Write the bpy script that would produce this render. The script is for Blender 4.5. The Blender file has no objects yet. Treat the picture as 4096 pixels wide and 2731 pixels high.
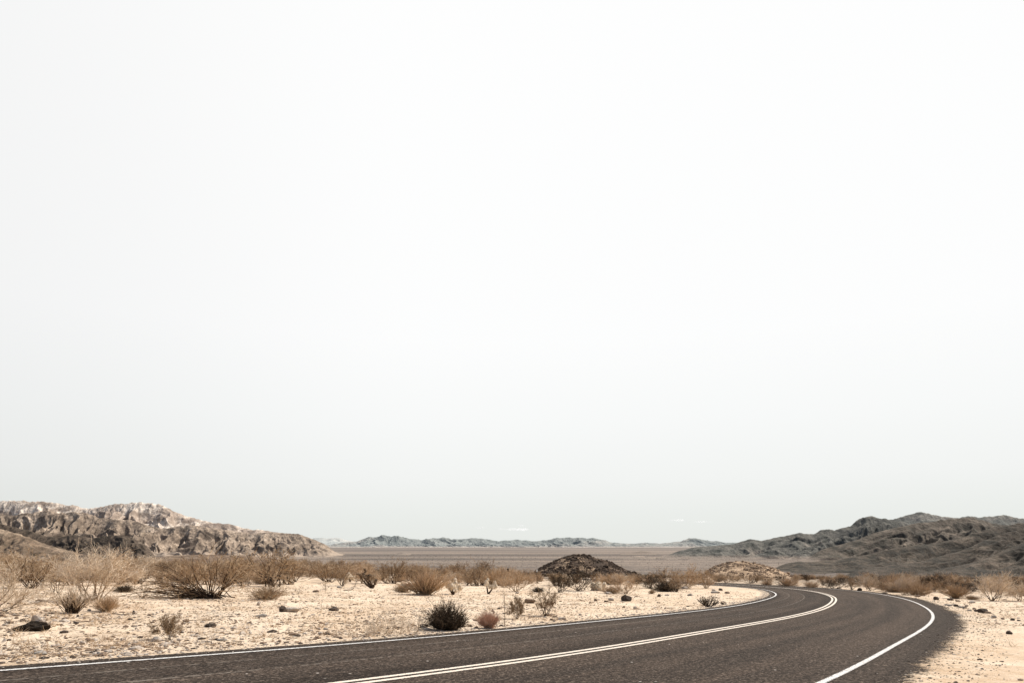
import bpy, math, random
import numpy as np
random.seed(7)
RNG = np.random.default_rng(7)
scene = bpy.context.scene
COL = scene.collection
F = 2730.67          # focal length in pixels of the 4096 wide photograph (24 mm lens)
YH = 2165.0          # its horizon row
R = math.radians

# ------------------------------------------------------------------ noise
def _hash(ix, iy, seed):
    h = (ix.astype(np.int64) * 374761393 + iy.astype(np.int64) * 668265263 + seed * 1442695041) & 0xFFFFFFFF
    h = ((h ^ (h >> 13)) * 1274126177) & 0xFFFFFFFF
    h = (h ^ (h >> 16)) & 0xFFFFFFFF
    return h / 4294967295.0
def perlin(x, y, seed=0):
    x = np.asarray(x, float); y = np.asarray(y, float)
    x, y = np.broadcast_arrays(x, y)
    ix = np.floor(x); iy = np.floor(y); fx = x - ix; fy = y - iy
    u = fx * fx * fx * (fx * (fx * 6 - 15) + 10); v = fy * fy * fy * (fy * (fy * 6 - 15) + 10)
    def g(dx, dy):
        a = _hash(ix + dx, iy + dy, seed) * 2 * math.pi
        return np.cos(a) * (fx - dx) + np.sin(a) * (fy - dy)
    n0 = g(0, 0) * (1 - u) + g(1, 0) * u
    n1 = g(0, 1) * (1 - u) + g(1, 1) * u
    return (n0 * (1 - v) + n1 * v) * 1.5
def fbm(x, y, seed=0, octv=4, gain=.5):
    s = 0; a = 1; t = 0
    for i in range(octv):
        s = s + a * perlin(x * 2 ** i, y * 2 ** i, seed + i * 17); t += a; a *= gain
    return s / t
def ridged(x, y, seed=0, octv=5, gain=.5):
    s = 0; a = 1; t = 0; w = 1
    for i in range(octv):
        n = 1 - np.abs(perlin(x * 2.03 ** i, y * 2.03 ** i, seed + i * 31))
        n = n * n * w
        w = np.clip(n * 1.6, 0, 1)
        s = s + a * n; t += a; a *= gain
    return s / t
def sstep(a, b, x):
    t = np.clip((x - a) / (b - a), 0, 1)
    return t * t * (3 - 2 * t)

# ------------------------------------------------------------------ the road's centre line (plan) and the ground
P0 = (-0.7268526, 9.0553952, 0.8555135)
KN = [-0.0121645, 0.0202765, -0.0030145, 0.0096732, 0.0114637, 0.0055332, 0.014955, 0.0128403, 0.0339998, 0.0241271, 0.0139657, 0.0136911]
KS = list(np.linspace(-6, 75, 12))
def centre_line():
    ds = 81 / 319.0
    L = np.arange(-200, 320 + 170) * ds - 6
    k = np.interp(L, [-40, -7] + KS + [84, 110, 130], [0.0, -0.004] + KN + [0.022, 0.022, 0.0])
    th = np.cumsum(k) * ds
    i0 = int(np.argmin(abs(L))); th = th - th[i0] + P0[2]
    x = np.cumsum(np.cos(th)) * ds; y = np.cumsum(np.sin(th)) * ds
    return L, x - x[i0] + P0[0], y - y[i0] + P0[1], th
LS, CX, CY, CT = centre_line()
W_IN, W_OUT = 3.182, 3.818
def road_dist(x, y):
    """signed lateral offset from the centre line (positive = inner side of the bend)"""
    sh = x.shape; x = x.ravel(); y = y.ravel()
    out = np.full(x.shape, 1e3)
    near = np.where((np.hypot(x, y) < 190))[0]
    cx = CX[::2]; cy = CY[::2]; ct = CT[::2]
    for c in range(0, len(near), 20000):
        id_ = near[c:c + 20000]
        dx = x[id_, None] - cx[None]; dy = y[id_, None] - cy[None]
        d2 = dx * dx + dy * dy; j = d2.argmin(1); r = np.arange(len(id_))
        lat = -dx[r, j] * np.sin(ct[j]) + dy[r, j] * np.cos(ct[j])
        out[id_] = np.sign(lat) * np.sqrt(d2[r, j])
        inside = (j > 0) & (j < len(cx) - 1)
        out[id_[inside]] = lat[inside]
    return out.reshape(sh)
def base_ground(x, y):
    x = np.asarray(x, float); y = np.asarray(y, float)
    yc = np.clip(y, -60, 170); xc = np.clip(x, -90, 90)
    m = np.maximum(0, yc - 12)
    near = -1.3586674 - .0270251 * xc - .0389232 * yc - 4.52e-5 * m * m + .0003376 * xc * m
    r = np.hypot(x, y)
    uu = x / np.maximum(y, 1.0)
    uu = np.where(y < 1, np.sign(x) * 1.2, uu)
    y0 = np.interp(uu, [-.2, .2], [40, 80])
    w = sstep(0, 1, (y - y0) / (y0 * .8))
    w = np.maximum(w, sstep(100, 220, r))
    ae = np.interp(uu, [-.75, -.3, 0, .35, .6, .8], [.036, .041, .047, .052, .055, .057])
    yy = np.where(y < 1, r, np.maximum(y, r * .5))
    f = ae * (1 + .12 * np.exp(-(yy - 60) / 120)) * yy
    f = np.where(f < 80, f, 80 + 20 * (1 - np.exp(-(np.maximum(f, 80) - 80) / 20)))
    return near * (1 - w) - f * w
def ground(x, y):
    x = np.asarray(x, float); y = np.asarray(y, float)
    z = base_ground(x, y)
    d = road_dist(np.atleast_1d(x), np.atleast_1d(y)).reshape(np.shape(x))
    e = np.where(d > 0, d - (W_IN + .42), -d - (W_OUT + 1.1))     # distance outside the asphalt
    mask = sstep(0.1, 3.0, e)
    r = np.hypot(x, y)
    far = np.clip(r / 60, 1, 12)
    rel = .10 * fbm(x / 5.0, y / 5.0, 3, 3) + .045 * fbm(x / 1.1, y / 1.1, 5, 3) * (r < 200)
    rel = rel + .25 * fbm(x / 40, y / 40, 9, 3) * sstep(90, 200, r) * (1 - sstep(400, 1200, r))
    z = z + rel * mask
    lip = sstep(-.5, 0.0, e)
    return z - .03 * (1 - lip) - .006
GYS = np.concatenate([np.arange(5, 60, .05), np.arange(60, 200, .25), np.arange(200, 3000, 5)])
def at(u, v):
    """the ground point seen at pixel (u, v) of the photograph"""
    a = (u - 2048) / F
    x = a * GYS; z = ground(x, GYS)
    s = -z / GYS * F + YH
    k = np.where(s <= v)[0]
    k = k[0] if len(k) else len(GYS) - 1
    return float(x[k]), float(GYS[k]), float(z[k])
def z1(x, y):
    return float(ground(np.array([x]), np.array([y]))[0])

# ------------------------------------------------------------------ object helpers
def mesh_from(name, verts, faces, smooth=False):
    me = bpy.data.meshes.new(name)
    V = np.asarray(verts, np.float32).reshape(-1, 3)
    if isinstance(faces, np.ndarray):
        n = faces.shape[1]; nf = len(faces)
        me.vertices.add(len(V)); me.vertices.foreach_set('co', V.ravel())
        me.loops.add(nf * n); me.loops.foreach_set('vertex_index', faces.ravel().astype(np.int32))
        me.polygons.add(nf)
        me.polygons.foreach_set('loop_start', np.arange(nf, dtype=np.int32) * n)
        me.polygons.foreach_set('loop_total', np.full(nf, n, np.int32))
        me.update(calc_edges=True)
    else:
        me.from_pydata([tuple(map(float, p)) for p in V], [], faces); me.update()
    me.polygons.foreach_set('use_smooth', [smooth] * len(me.polygons))
    return me
def link(name, me, mat=None, parent=None):
    o = bpy.data.objects.new(name, me); COL.objects.link(o)
    if mat is not None and not me.materials: me.materials.append(mat)
    if parent is not None: o.parent = parent
    return o
def tag(o, label=None, cat=None, group=None, kind=None):
    if label: o['label'] = label
    if cat: o['category'] = cat
    if group: o['group'] = group
    if kind: o['kind'] = kind
    return o
def grid_faces(nr, nc):
    i = np.arange(nr - 1)[:, None] * nc + np.arange(nc - 1)[None]
    return np.stack([i, i + 1, i + nc + 1, i + nc], -1).reshape(-1, 4)

# ------------------------------------------------------------------ materials
class NT:
    def __init__(s, name):
        s.m = bpy.data.materials.new(name); s.m.use_nodes = True
        s.t = s.m.node_tree; s.b = s.t.nodes['Principled BSDF']
        s.b.inputs['Specular IOR Level'].default_value = .15
        s.b.inputs['Roughness'].default_value = .9
        s._pos = None
    def n(s, k, **kw):
        x = s.t.nodes.new(k)
        for a, b in kw.items(): setattr(x, a, b)
        return x
    def l(s, a, b): s.t.links.new(a, b)
    def pos(s, sc=(1, 1, 1), obj=False):
        g = s.n('ShaderNodeTexCoord').outputs['Object'] if obj else s.n('ShaderNodeNewGeometry').outputs['Position']
        mp = s.n('ShaderNodeMapping'); mp.inputs['Scale'].default_value = sc
        s.l(g, mp.inputs['Vector']); return mp.outputs['Vector']
    def noise(s, vec, scale, detail=4, rough=.55, lo=None, hi=None, out='Fac'):
        x = s.n('ShaderNodeTexNoise'); x.inputs['Scale'].default_value = scale
        x.inputs['Detail'].default_value = detail; x.inputs['Roughness'].default_value = rough
        s.l(vec, x.inputs['Vector'])
        o = x.outputs[out]
        return o if lo is None else s.rng(o, lo, hi)
    def vor(s, vec, scale, feature='F1', out='Distance', rand=1.0):
        x = s.n('ShaderNodeTexVoronoi', feature=feature); x.inputs['Scale'].default_value = scale
        x.inputs['Randomness'].default_value = rand
        s.l(vec, x.inputs['Vector']); return x.outputs[out]
    def rng(s, v, lo, hi, a=0.0, b=1.0, smooth=True):
        x = s.n('ShaderNodeMapRange', interpolation_type='SMOOTHSTEP' if smooth else 'LINEAR')
        s.l(v, x.inputs['Value'])
        for i, q in zip(('From Min', 'From Max', 'To Min', 'To Max'), (lo, hi, a, b)): x.inputs[i].default_value = q
        return x.outputs['Result']
    def mix(s, f, a, b, bt='MIX'):
        x = s.n('ShaderNodeMix', data_type='RGBA', blend_type=bt)
        for i, q in ((0, f), (6, a), (7, b)):
            if isinstance(q, (tuple, list)): x.inputs[i].default_value = tuple(q) + (1,) if len(q) == 3 else q
            elif isinstance(q, (int, float)): x.inputs[i].default_value = q
            else: s.l(q, x.inputs[i])
        return x.outputs[2]
    def math(s, op, a, b=None, c=None):
        x = s.n('ShaderNodeMath', operation=op)
        for i, q in enumerate((a, b, c)):
            if q is None: continue
            if isinstance(q, (int, float)): x.inputs[i].default_value = q
            else: s.l(q, x.inputs[i])
        return x.outputs[0]
    def bump(s, h, strength, dist):
        x = s.n('ShaderNodeBump'); x.inputs['Strength'].default_value = strength; x.inputs['Distance'].default_value = dist
        s.l(h, x.inputs['Height']); s.l(x.outputs['Normal'], s.b.inputs['Normal'])
    def col(s, c):
        if isinstance(c, tuple): s.b.inputs['Base Color'].default_value = c + (1,)
        else: s.l(c, s.b.inputs['Base Color'])

SAND_A, SAND_B, SAND_D = (.79, .64, .485), (.67, .51, .36), (.10, .062, .037)
def sand_color(t):
    p = t.pos()
    c = t.mix(t.noise(p, .35, 5, .6, .35, .65), SAND_A, SAND_B)
    c = t.mix(t.math('MULTIPLY', t.noise(p, 3.0, 6, .7, .48, .72), .40), c, (.46, .33, .225))
    # stones and their shade: fine, medium and coarse speckle
    sp = t.pos((1, .7, 1))
    f1 = t.rng(t.noise(sp, 15, 4, .8), .53, .59)
    f2 = t.rng(t.noise(sp, 7.5, 6, .8), .56, .63)
    f3 = t.rng(t.noise(p, .9, 3, .6), .38, .62)
    k = t.math('MULTIPLY', t.math('MAXIMUM', t.math('MULTIPLY', f1, .75), t.math('MULTIPLY', f2, 1.0)), t.math('MULTIPLY_ADD', f3, .7, .3))
    sxy = t.n('ShaderNodeSeparateXYZ'); t.l(p, sxy.inputs[0])
    calm = t.math('MULTIPLY', t.rng(sxy.outputs[0], 3.5, 6.0), t.rng(sxy.outputs[1], 20, 13))
    k = t.math('MULTIPLY', k, t.math('MULTIPLY_ADD', calm, -.8, 1.0))
    c = t.mix(k, c, SAND_D)
    c = t.mix(t.math('MULTIPLY', calm, t.noise(p, 1.3, 5, .7, .38, .66)), c, (.58, .42, .28))
    c = t.mix(t.math('MULTIPLY', t.noise(t.pos((1, 1.8, 1)), .55, 5, .7, .50, .66), .5), c, (.47, .335, .225))
    f4 = t.rng(t.noise(sp, 23, 2, .6), .60, .68)
    c = t.mix(t.math('MULTIPLY', f4, .6), c, (.86, .79, .70))
    return c, k
def sand_height(t, p):
    return t.math('ADD', t.noise(p, 9, 6, .75), t.math('MULTIPLY', t.noise(p, 1.6, 4, .6), 1.5))
def mat_ground():
    t = NT('desert_sand')
    c, k = sand_color(t)
    p = t.pos()
    ln = t.n('ShaderNodeVectorMath', operation='LENGTH'); t.l(p, ln.inputs[0])
    r = ln.outputs['Value']
    # desert pavement beyond the verge gets browner and scrubbier with the distance
    brown = t.mix(t.noise(p, .05, 6, .7, .35, .65), (.20, .145, .105), (.115, .085, .064))
    w = t.rng(r, 45, 130)
    c = t.mix(t.math('MULTIPLY', w, .85), c, brown)
    # the valley floor: long bands, pale washes, dark gravel
    pb = t.pos((.00022, .0011, 0))
    band = t.noise(pb, 1.0, 6, .62)
    fl = t.mix(t.rng(band, .36, .62), (.105, .086, .073), (.285, .225, .178))
    pw = t.pos((.0006, .0025, 0))
    fl = t.mix(t.math('MULTIPLY', t.noise(pw, 1.0, 5, .6, .60, .72), .55), fl, (.42, .33, .26))
    fl = t.mix(t.math('MULTIPLY', t.noise(t.pos((.045, .012, 0)), 1.0, 4, .75, .50, .60), .6), fl, (.085, .07, .06))
    fl = t.mix(t.math('MULTIPLY', t.noise(t.pos((.0012, .006, 0)), 1.0, 5, .7, .54, .60), .6), fl, (.10, .085, .075))
    c = t.mix(t.rng(r, 400, 1700), c, fl)
    sx = t.n('ShaderNodeSeparateXYZ'); t.l(p, sx.inputs[0])
    left = t.rng(t.math('DIVIDE', sx.outputs[0], t.math('MAXIMUM', sx.outputs[1], 1.0)), -.2, -.42)
    c = t.mix(t.math('MULTIPLY', t.math('MULTIPLY', left, t.rng(r, 1500, 3500)), .6), c, (.36, .285, .22))
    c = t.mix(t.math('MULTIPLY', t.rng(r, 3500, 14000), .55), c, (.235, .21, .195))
    t.col(c)
    t.bump(sand_height(t, p), .9, .05)
    return t.m
def mat_road():
    t = NT('asphalt')
    uv = t.n('ShaderNodeUVMap').outputs[0]
    sp = t.n('ShaderNodeSeparateXYZ'); t.l(uv, sp.inputs[0])
    lat = sp.outputs[1]
    p = t.pos()
    g1 = t.noise(p, 60, 2, .6); g2 = t.noise(p, 21, 3, .75)
    c = t.mix(t.rng(g1, .38, .66), (.015, .011, .0085), (.078, .060, .047))
    c = t.mix(t.rng(g2, .40, .52, .72, 0), c, (.016, .012, .010))
    c = t.mix(t.rng(t.noise(p, 9, 4, .8), .42, .60, .5, 0), c, (.02, .015, .012))
    c = t.mix(t.rng(g2, .52, .64, 0, .75), c, (.135, .105, .084))
    vst = t.vor(p, 26, out='Color')
    vs = t.n('ShaderNodeSeparateColor'); t.l(vst, vs.inputs[0])
    vd = t.vor(p, 26)
    spk = t.math('MULTIPLY', t.rng(vs.outputs[0], .80, .94), t.rng(vd, .42, .18))
    c = t.mix(t.math('MULTIPLY', spk, .5), c, (.34, .28, .235))
    vs2 = t.vor(p, 5, out='Color'); q = t.n('ShaderNodeSeparateColor'); t.l(vs2, q.inputs[0])
    spk2 = t.math('MULTIPLY', t.rng(q.outputs[0], .93, .95), t.rng(t.vor(p, 5), .12, .06))
    c = t.mix(spk2, c, (.6, .55, .5))
    # bands along the lanes
    st = t.n('ShaderNodeMapping'); st.inputs['Scale'].default_value = (.03, 1.25, 1); t.l(uv, st.inputs['Vector'])
    b = t.noise(st.outputs[0], 1.0, 4, .65)
    c = t.mix(t.rng(b, .35, .65, .0, .8), c, t.mix(1.0, c, (1.75, 1.68, 1.62), 'MULTIPLY'))
    wide = t.noise(p, .16, 3, .6)
    c = t.mix(t.rng(wide, .4, .65, 0, .45), c, t.mix(1.0, c, (1.3, 1.28, 1.25), 'MULTIPLY'))
    # darker untravelled strip beside the double line and at both edges, thin pale rub lines in the inner lane
    for m, w_, k_ in ((.42, .45, .5), (3.15, .4, .5), (-4.9, 1.0, .22)):
        f = t.rng(t.math('ABSOLUTE', t.math('SUBTRACT', lat, m)), w_, w_ * .3, 0, k_)
        c = t.mix(f, c, t.mix(1.0, c, (.42, .40, .39), 'MULTIPLY'))
    wob = t.math('MULTIPLY', t.math('SUBTRACT', t.noise(st.outputs[0], 2.0, 2), .5), .25)
    latw = t.math('ADD', lat, wob)
    for m in (2.42, 1.55):
        f = t.math('MULTIPLY', t.rng(t.math('ABSOLUTE', t.math('SUBTRACT', latw, m)), .05, .01, 0, .5), t.noise(p, 12, 2, .6, .42, .6))
        c = t.mix(f, c, (.30, .26, .22))
    # sand drifting over the ragged edges
    sc, _ = sand_color(t)
    en = t.math('MULTIPLY', t.math('SUBTRACT', t.noise(p, 26, 6, .85), .5), .8)
    en2 = t.math('MULTIPLY', t.math('SUBTRACT', t.noise(p, .8, 4, .7), .5), .8)
    eo = t.math('SUBTRACT', t.math('MULTIPLY', lat, -1), W_OUT + .84)
    eo = t.math('ADD', eo, t.math('ADD', t.math('MULTIPLY', en, 1.4), en2))
    ei = t.math('ADD', t.math('SUBTRACT', lat, W_IN + .40), t.math('ADD', t.math('MULTIPLY', en, .55), t.math('MULTIPLY', en2, .12)))
    f = t.math('MAXIMUM', t.rng(t.math('ADD', eo, t.math('MULTIPLY', t.math('SUBTRACT', t.noise(p, 11, 6, .85), .5), 1.1)), -.03, .03), t.rng(ei, -.02, .02))
    c = t.mix(f, c, sc)
    t.col(c)
    mh = t.n('ShaderNodeMix', data_type='FLOAT'); t.l(f, mh.inputs[0]); t.l(t.math('MULTIPLY', t.noise(p, 60, 2, .6), .22), mh.inputs[2]); t.l(sand_height(t, p), mh.inputs[3])
    t.bump(mh.outputs[0], .9, .05)
    t.b.inputs['Specular IOR Level'].default_value = .06
    t.b.inputs['Roughness'].default_value = .85
    return t.m
def mat_paint(name, colr, wear):
    t = NT(name); p = t.pos()
    g = t.noise(p, 60, 3, .7)
    c = t.mix(t.rng(g, .35, .6), tuple(v * .86 for v in colr), colr)
    c = t.mix(t.rng(t.noise(p, 2.0, 3, .6), .4, .7, 0, .35), c, tuple(v * .8 for v in colr))
    uv = t.n('ShaderNodeUVMap').outputs[0]
    sp = t.n('ShaderNodeSeparateXYZ'); t.l(uv, sp.inputs[0])
    edge = t.rng(t.math('ABSOLUTE', sp.outputs[1]), .30, 1.0, 0, .07)
    f = t.rng(t.math('ADD', t.noise(p, 34, 4, .8), edge), wear, wear + .03)
    c = t.mix(f, c, (.07, .058, .05))
    t.col(c); t.b.inputs['Roughness'].default_value = .6
    return t.m
def mat_hill(name, dark, mid, light, scale, apron=None, zr=None, bump=.9, veg=0.0, vegc=(.06, .055, .04), lo=.50):
    t = NT(name); p = t.pos((1, .45, 1))
    n = t.noise(p, scale, 7, .62)
    c = t.mix(t.rng(n, .36, .56), dark, mid)
    n2 = t.noise(t.pos((1, 1, 2.5)), scale * .35, 6, .62)
    c = t.mix(t.rng(n2, lo, lo + .10, 0, .9), c, light)
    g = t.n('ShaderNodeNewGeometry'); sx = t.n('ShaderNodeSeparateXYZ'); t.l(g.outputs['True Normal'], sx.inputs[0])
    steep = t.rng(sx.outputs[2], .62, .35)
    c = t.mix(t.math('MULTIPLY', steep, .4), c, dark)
    fine = t.noise(t.pos((1, .5, .6)), scale * 4.5, 6, .75)
    c = t.mix(t.rng(fine, .49, .56, 0, .7), c, dark)
    if veg:
        v = t.rng(t.noise(p, scale * 7, 3, .7), .54, .62, 0, veg)
        c = t.mix(v, c, vegc)
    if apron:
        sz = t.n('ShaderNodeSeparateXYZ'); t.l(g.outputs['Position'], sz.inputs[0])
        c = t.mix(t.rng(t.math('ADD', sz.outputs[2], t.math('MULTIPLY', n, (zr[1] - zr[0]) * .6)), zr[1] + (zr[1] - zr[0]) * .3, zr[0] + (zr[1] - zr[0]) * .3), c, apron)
    t.col(c)
    t.bump(t.noise(p, scale * 2.2, 8, .68), bump * .75, .32 / scale)
    return t.m
def mat_plant(name, c1, c2, dark=.35, transl=0.0):
    t = NT(name)
    oi = t.n('ShaderNodeObjectInfo'); p = t.pos(obj=True)
    c = t.mix(t.noise(p, 14, 3, .7, .35, .65), c1, c2)
    c = t.mix(t.rng(oi.outputs['Random'], 0, 1, 0, dark, False), c, tuple(v * .45 for v in c1))
    t.col(c)
    return t.m
def mat_rock(name, c1, c2, c3, scale=7):
    t = NT(name); p = t.pos(obj=True)
    c = t.mix(t.noise(p, scale, 6, .7, .38, .6), c1, c2)
    c = t.mix(t.noise(p, scale * 2.7, 5, .75, .55, .68), c, c3)
    t.col(c); t.bump(t.noise(p, scale * 2, 7, .7), .9, .05)
    return t.m

M = {}
M['ground'] = mat_ground(); M['road'] = mat_road()
M['white'] = mat_paint('white_road_paint', (.74, .71, .68), .56)
M['yellow'] = mat_paint('faded_yellow_road_paint', (.80, .70, .59), .60)
M['tan_twig'] = mat_plant('pale_dry_twigs', (.63, .465, .31), (.47, .33, .21))
M['white_twig'] = mat_plant('bleached_twigs', (.72, .60, .47), (.54, .42, .30), .2)
M['brown_twig'] = mat_plant('brown_twigs', (.29, .20, .125), (.50, .36, .23))
M['dark_twig'] = mat_plant('dark_stems', (.05, .032, .021), (.11, .072, .047))
M['brown_leaf'] = mat_plant('brown_olive_leaves', (.21, .14, .08), (.38, .27, .165))
M['dark_leaf'] = mat_plant('dark_leaves', (.075, .055, .034), (.12, .09, .055))
M['gold_leaf'] = mat_plant('dry_golden_leaves', (.50, .37, .25), (.38, .27, .175))
M['pink_twig'] = mat_plant('reddish_fine_stems', (.66, .43, .31), (.52, .32, .22))
M['spine'] = mat_plant('pale_spiny_joints', (.90, .82, .69), (.70, .59, .46), .1)
M['joint'] = mat_plant('cactus_joints', (.78, .68, .54), (.50, .40, .29), .1)
M['spine_core'] = mat_plant('cactus_core', (.16, .11, .07), (.24, .17, .11))
M['rock_pale'] = mat_rock('pale_rock', (.62, .54, .46), (.46, .38, .31), (.22, .17, .13))
M['rock_brown'] = mat_rock('brown_rock', (.30, .215, .15), (.20, .14, .10), (.44, .33, .24))
M['rock_dark'] = mat_rock('dark_rock', (.10, .075, .058), (.065, .05, .04), (.22, .165, .125))
M['rock_shade'] = mat_rock('shade_coloured_rock', (.035, .025, .018), (.02, .015, .011), (.12, .085, .06))  # near black colour carries the shade under the pale topped rock
M['rock_grey'] = mat_rock('grey_rock', (.42, .375, .33), (.30, .265, .23), (.15, .13, .115))
M['boulder'] = mat_rock('mound_boulders', (.085, .056, .038), (.045, .031, .022), (.20, .14, .095), 1.4)
M['boulder_tan'] = mat_rock('mound_rocks', (.36, .25, .165), (.12, .08, .054), (.50, .36, .24), 1.4)

# ------------------------------------------------------------------ ground sheet
def build_ground():
    fine = np.radians(np.arange(-43, 43.01, .125))
    coarse = np.radians(np.linspace(43, 317, 92)[1:])
    th = np.concatenate([fine, coarse])
    r = [1.2]
    while r[-1] < 34000: r.append(r[-1] * (1.0125 if r[-1] < 300 else 1.022))
    r = np.array(r)
    X = np.sin(th)[None] * r[:, None]; Y = np.cos(th)[None] * r[:, None]
    Z = ground(X, Y)
    V = np.stack([X, Y, Z], -1).reshape(-1, 3)
    f = grid_faces(len(r), len(th))[:, ::-1]
    V = np.vstack([V, [[0, 0, base_ground(0., 0.)]]])
    me = mesh_from('ground', V, f, True)
    o = link('ground', me, M['ground']); tag(o, kind='structure')
build_ground()

def strip(name, l0, l1, nlat, mat, dz, s0=-45, s1=135, uvn=False):
    k = np.where((LS >= s0) & (LS <= s1))[0]
    lat = np.linspace(l0, l1, nlat)
    X = CX[k][:, None] - np.sin(CT[k])[:, None] * lat[None]
    Y = CY[k][:, None] + np.cos(CT[k])[:, None] * lat[None]
    Z = base_ground(X, Y) + dz
    me = mesh_from(name, np.stack([X, Y, Z], -1).reshape(-1, 3), grid_faces(len(k), nlat), True)
    uv = me.uv_layers.new(name='UVMap')
    S = np.repeat(LS[k][:, None], nlat, 1).ravel()
    Lt = np.tile(np.linspace(-1, 1, nlat) if uvn else lat, (len(k), 1)).ravel()
    li = np.zeros(len(me.loops), np.int32); me.loops.foreach_get('vertex_index', li)
    uv.data.foreach_set('uv', np.stack([S[li], Lt[li]], 1).ravel().astype(np.float32))
    o = link(name, me, mat); tag(o, kind='structure'); return o
strip('road', -W_OUT - 1.75, W_IN + .62, 44, M['road'], 0.0)
strip('inner_edge_line', W_IN - .050, W_IN + .050, 3, M['white'], .006, uvn=True)
strip('outer_edge_line', -W_OUT - .050, -W_OUT + .050, 3, M['white'], .006, uvn=True)
for s in (-1, 1):
    strip('centre_line', s * .095 - .050, s * .095 + .050, 3, M['yellow'], .006, uvn=True)

# ------------------------------------------------------------------ hills and mountain ranges
def hill_range(name, crest, yc, yb, mat, wl, amp, seed, back=.5, nt=110, step=2.5, jitter=.012, pw=1.25, apron=.0, sink=0.04, run=(.5, -1), cr=.02, taper=True, kind='structure', label=None, cat=None):
    cu = np.array([c[0] for c in crest], float); cv = np.array([c[1] for c in crest], float)
    u = np.arange(cu[0], cu[-1] + .1, step)
    v = np.interp(u, cu, cv)
    # soften the corners of the traced skyline
    kk = np.ones(5) / 5; vp = np.pad(v, 2, mode='edge'); v = .5 * v + .5 * np.convolve(vp, kk, 'valid')
    YC = np.interp(u, cu, yc) if isinstance(yc, (list, tuple)) else np.full(u.shape, float(yc))
    YB = np.interp(u, cu, yb) if isinstance(yb, (list, tuple)) else np.full(u.shape, float(yb))
    zc = -(v - YH) / F * YC
    t = np.concatenate([np.linspace(0, 1, nt), 1 + np.linspace(0, 1, 26)[1:]])
    a = (u - 2048) / F
    T, A = np.meshgrid(t, a, indexing='ij')
    Yd = np.where(T <= 1, YB + (YC - YB) * T, YC + (YC - YB) * back * (T - 1))
    X = A * Yd
    zb = base_ground(X, Yd)
    h = zc[None] - zb[nt - 1][None]
    ends = np.ones_like(u); tw = min(90., (u[-1] - u[0]) * .12)
    if u[0] > 0 and taper: ends = ends * sstep(0, 1, (u - u[0]) / tw)
    if u[-1] < 4096 and taper: ends = ends * sstep(0, 1, (u[-1] - u) / tw)
    h = h * ends[None]
    ramp = np.where(T <= 1, T, np.maximum(0, 2 - T))
    prof = np.where(ramp < apron, ramp * .12 / max(apron, 1e-3) if apron else 0, (.12 if apron else 0) + (1 - (.12 if apron else 0)) * np.clip((ramp - apron) / (1 - apron), 0, 1) ** pw)
    wx = X + fbm(X / wl * .6, Yd / wl * .6, seed + 5, 3) * wl * .55
    wy = Yd + fbm(X / wl * .6, Yd / wl * .6, seed + 6, 3) * wl * .55
    rn = math.hypot(*run); ca, sa = run[0] / rn, run[1] / rn
    al = wx * ca + wy * sa; ac = -wx * sa + wy * ca
    rid = ridged(ac / wl, al / (wl * 3.2), seed, 5, .42); rid = np.minimum(rid - .80, 0) + .02
    det = ridged(ac / wl * 2.7, al / wl * 1.3, seed + 77, 4, .45); det = np.minimum(det - .75, 0) + .02
    env = np.clip(ramp * 3.2, 0, 1) * np.where(T <= 1, 1 - .96 * sstep(.80, 1.0, T), .04 + .96 * sstep(1.0, 1.2, T))
    hh = np.maximum(h, np.abs(h).max() * .10) * (.15 + .85 * ends[None])
    Z = zb - sink * hh * (1 - sstep(0, .08, ramp)) + h * prof + hh * (rid * amp + det * amp * .7) * env
    Z = Z + hh * (ridged(X / (wl * .33), Yd / (wl * .5), seed + 41, 4) - .6) * cr * 2 * np.where(np.abs(T - 1) < .25, 1, 0) * (1 - np.abs(T - 1) * 4).clip(0, 1)
    Z = Z + hh * jitter * fbm(X / (wl * .12), Yd / (wl * .12), seed + 99, 4) * np.clip(ramp * 4, 0, 1)
    me = mesh_from(name, np.stack([X, Yd, Z], -1).reshape(-1, 3), grid_faces(len(t), len(u)), True)
    o = link(name, me, mat)
    if kind: tag(o, kind=kind)
    if label: tag(o, label, cat)
    return X, Yd, Z
E_L = 4700
# far ranges across the valley, aerial haze put into their blue grey colours
M['far0'] = mat_hill('hazed_pale_range', (.38, .40, .39), (.43, .445, .43), (.50, .49, .46), .0012, bump=.4)
M['far1'] = mat_hill('hazed_blue_grey_range', (.215, .235, .23), (.275, .29, .278), (.38, .365, .335), .002, apron=(.42, .37, .33), zr=(-100, -70), bump=.8)
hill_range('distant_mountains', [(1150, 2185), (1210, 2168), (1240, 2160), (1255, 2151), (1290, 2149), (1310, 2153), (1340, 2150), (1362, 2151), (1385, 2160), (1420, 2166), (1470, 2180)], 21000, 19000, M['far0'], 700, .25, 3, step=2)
FAR = [(1260, 2186), (1314, 2177), (1370, 2169), (1423, 2164), (1450, 2155), (1473, 2147), (1500, 2145), (1528, 2138), (1563, 2144), (1593, 2140), (1618, 2149), (1658, 2152), (1683, 2158), (1717, 2151), (1752, 2151), (1777, 2147), (1807, 2155), (1847, 2152), (1877, 2150), (1907, 2152), (1947, 2155), (1997, 2163), (2036, 2158), (2081, 2157), (2120, 2161), (2164, 2161), (2214, 2152), (2264, 2145), (2294, 2151), (2319, 2147), (2349, 2150), (2374, 2147), (2414, 2157), (2448, 2168), (2498, 2172), (2538, 2173), (2583, 2169), (2638, 2172), (2683, 2168), (2723, 2164), (2747, 2154), (2777, 2148), (2802, 2153), (2822, 2159), (2867, 2162), (2912, 2169), (2947, 2169), (3000, 2172), (3200, 2170)]
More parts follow.
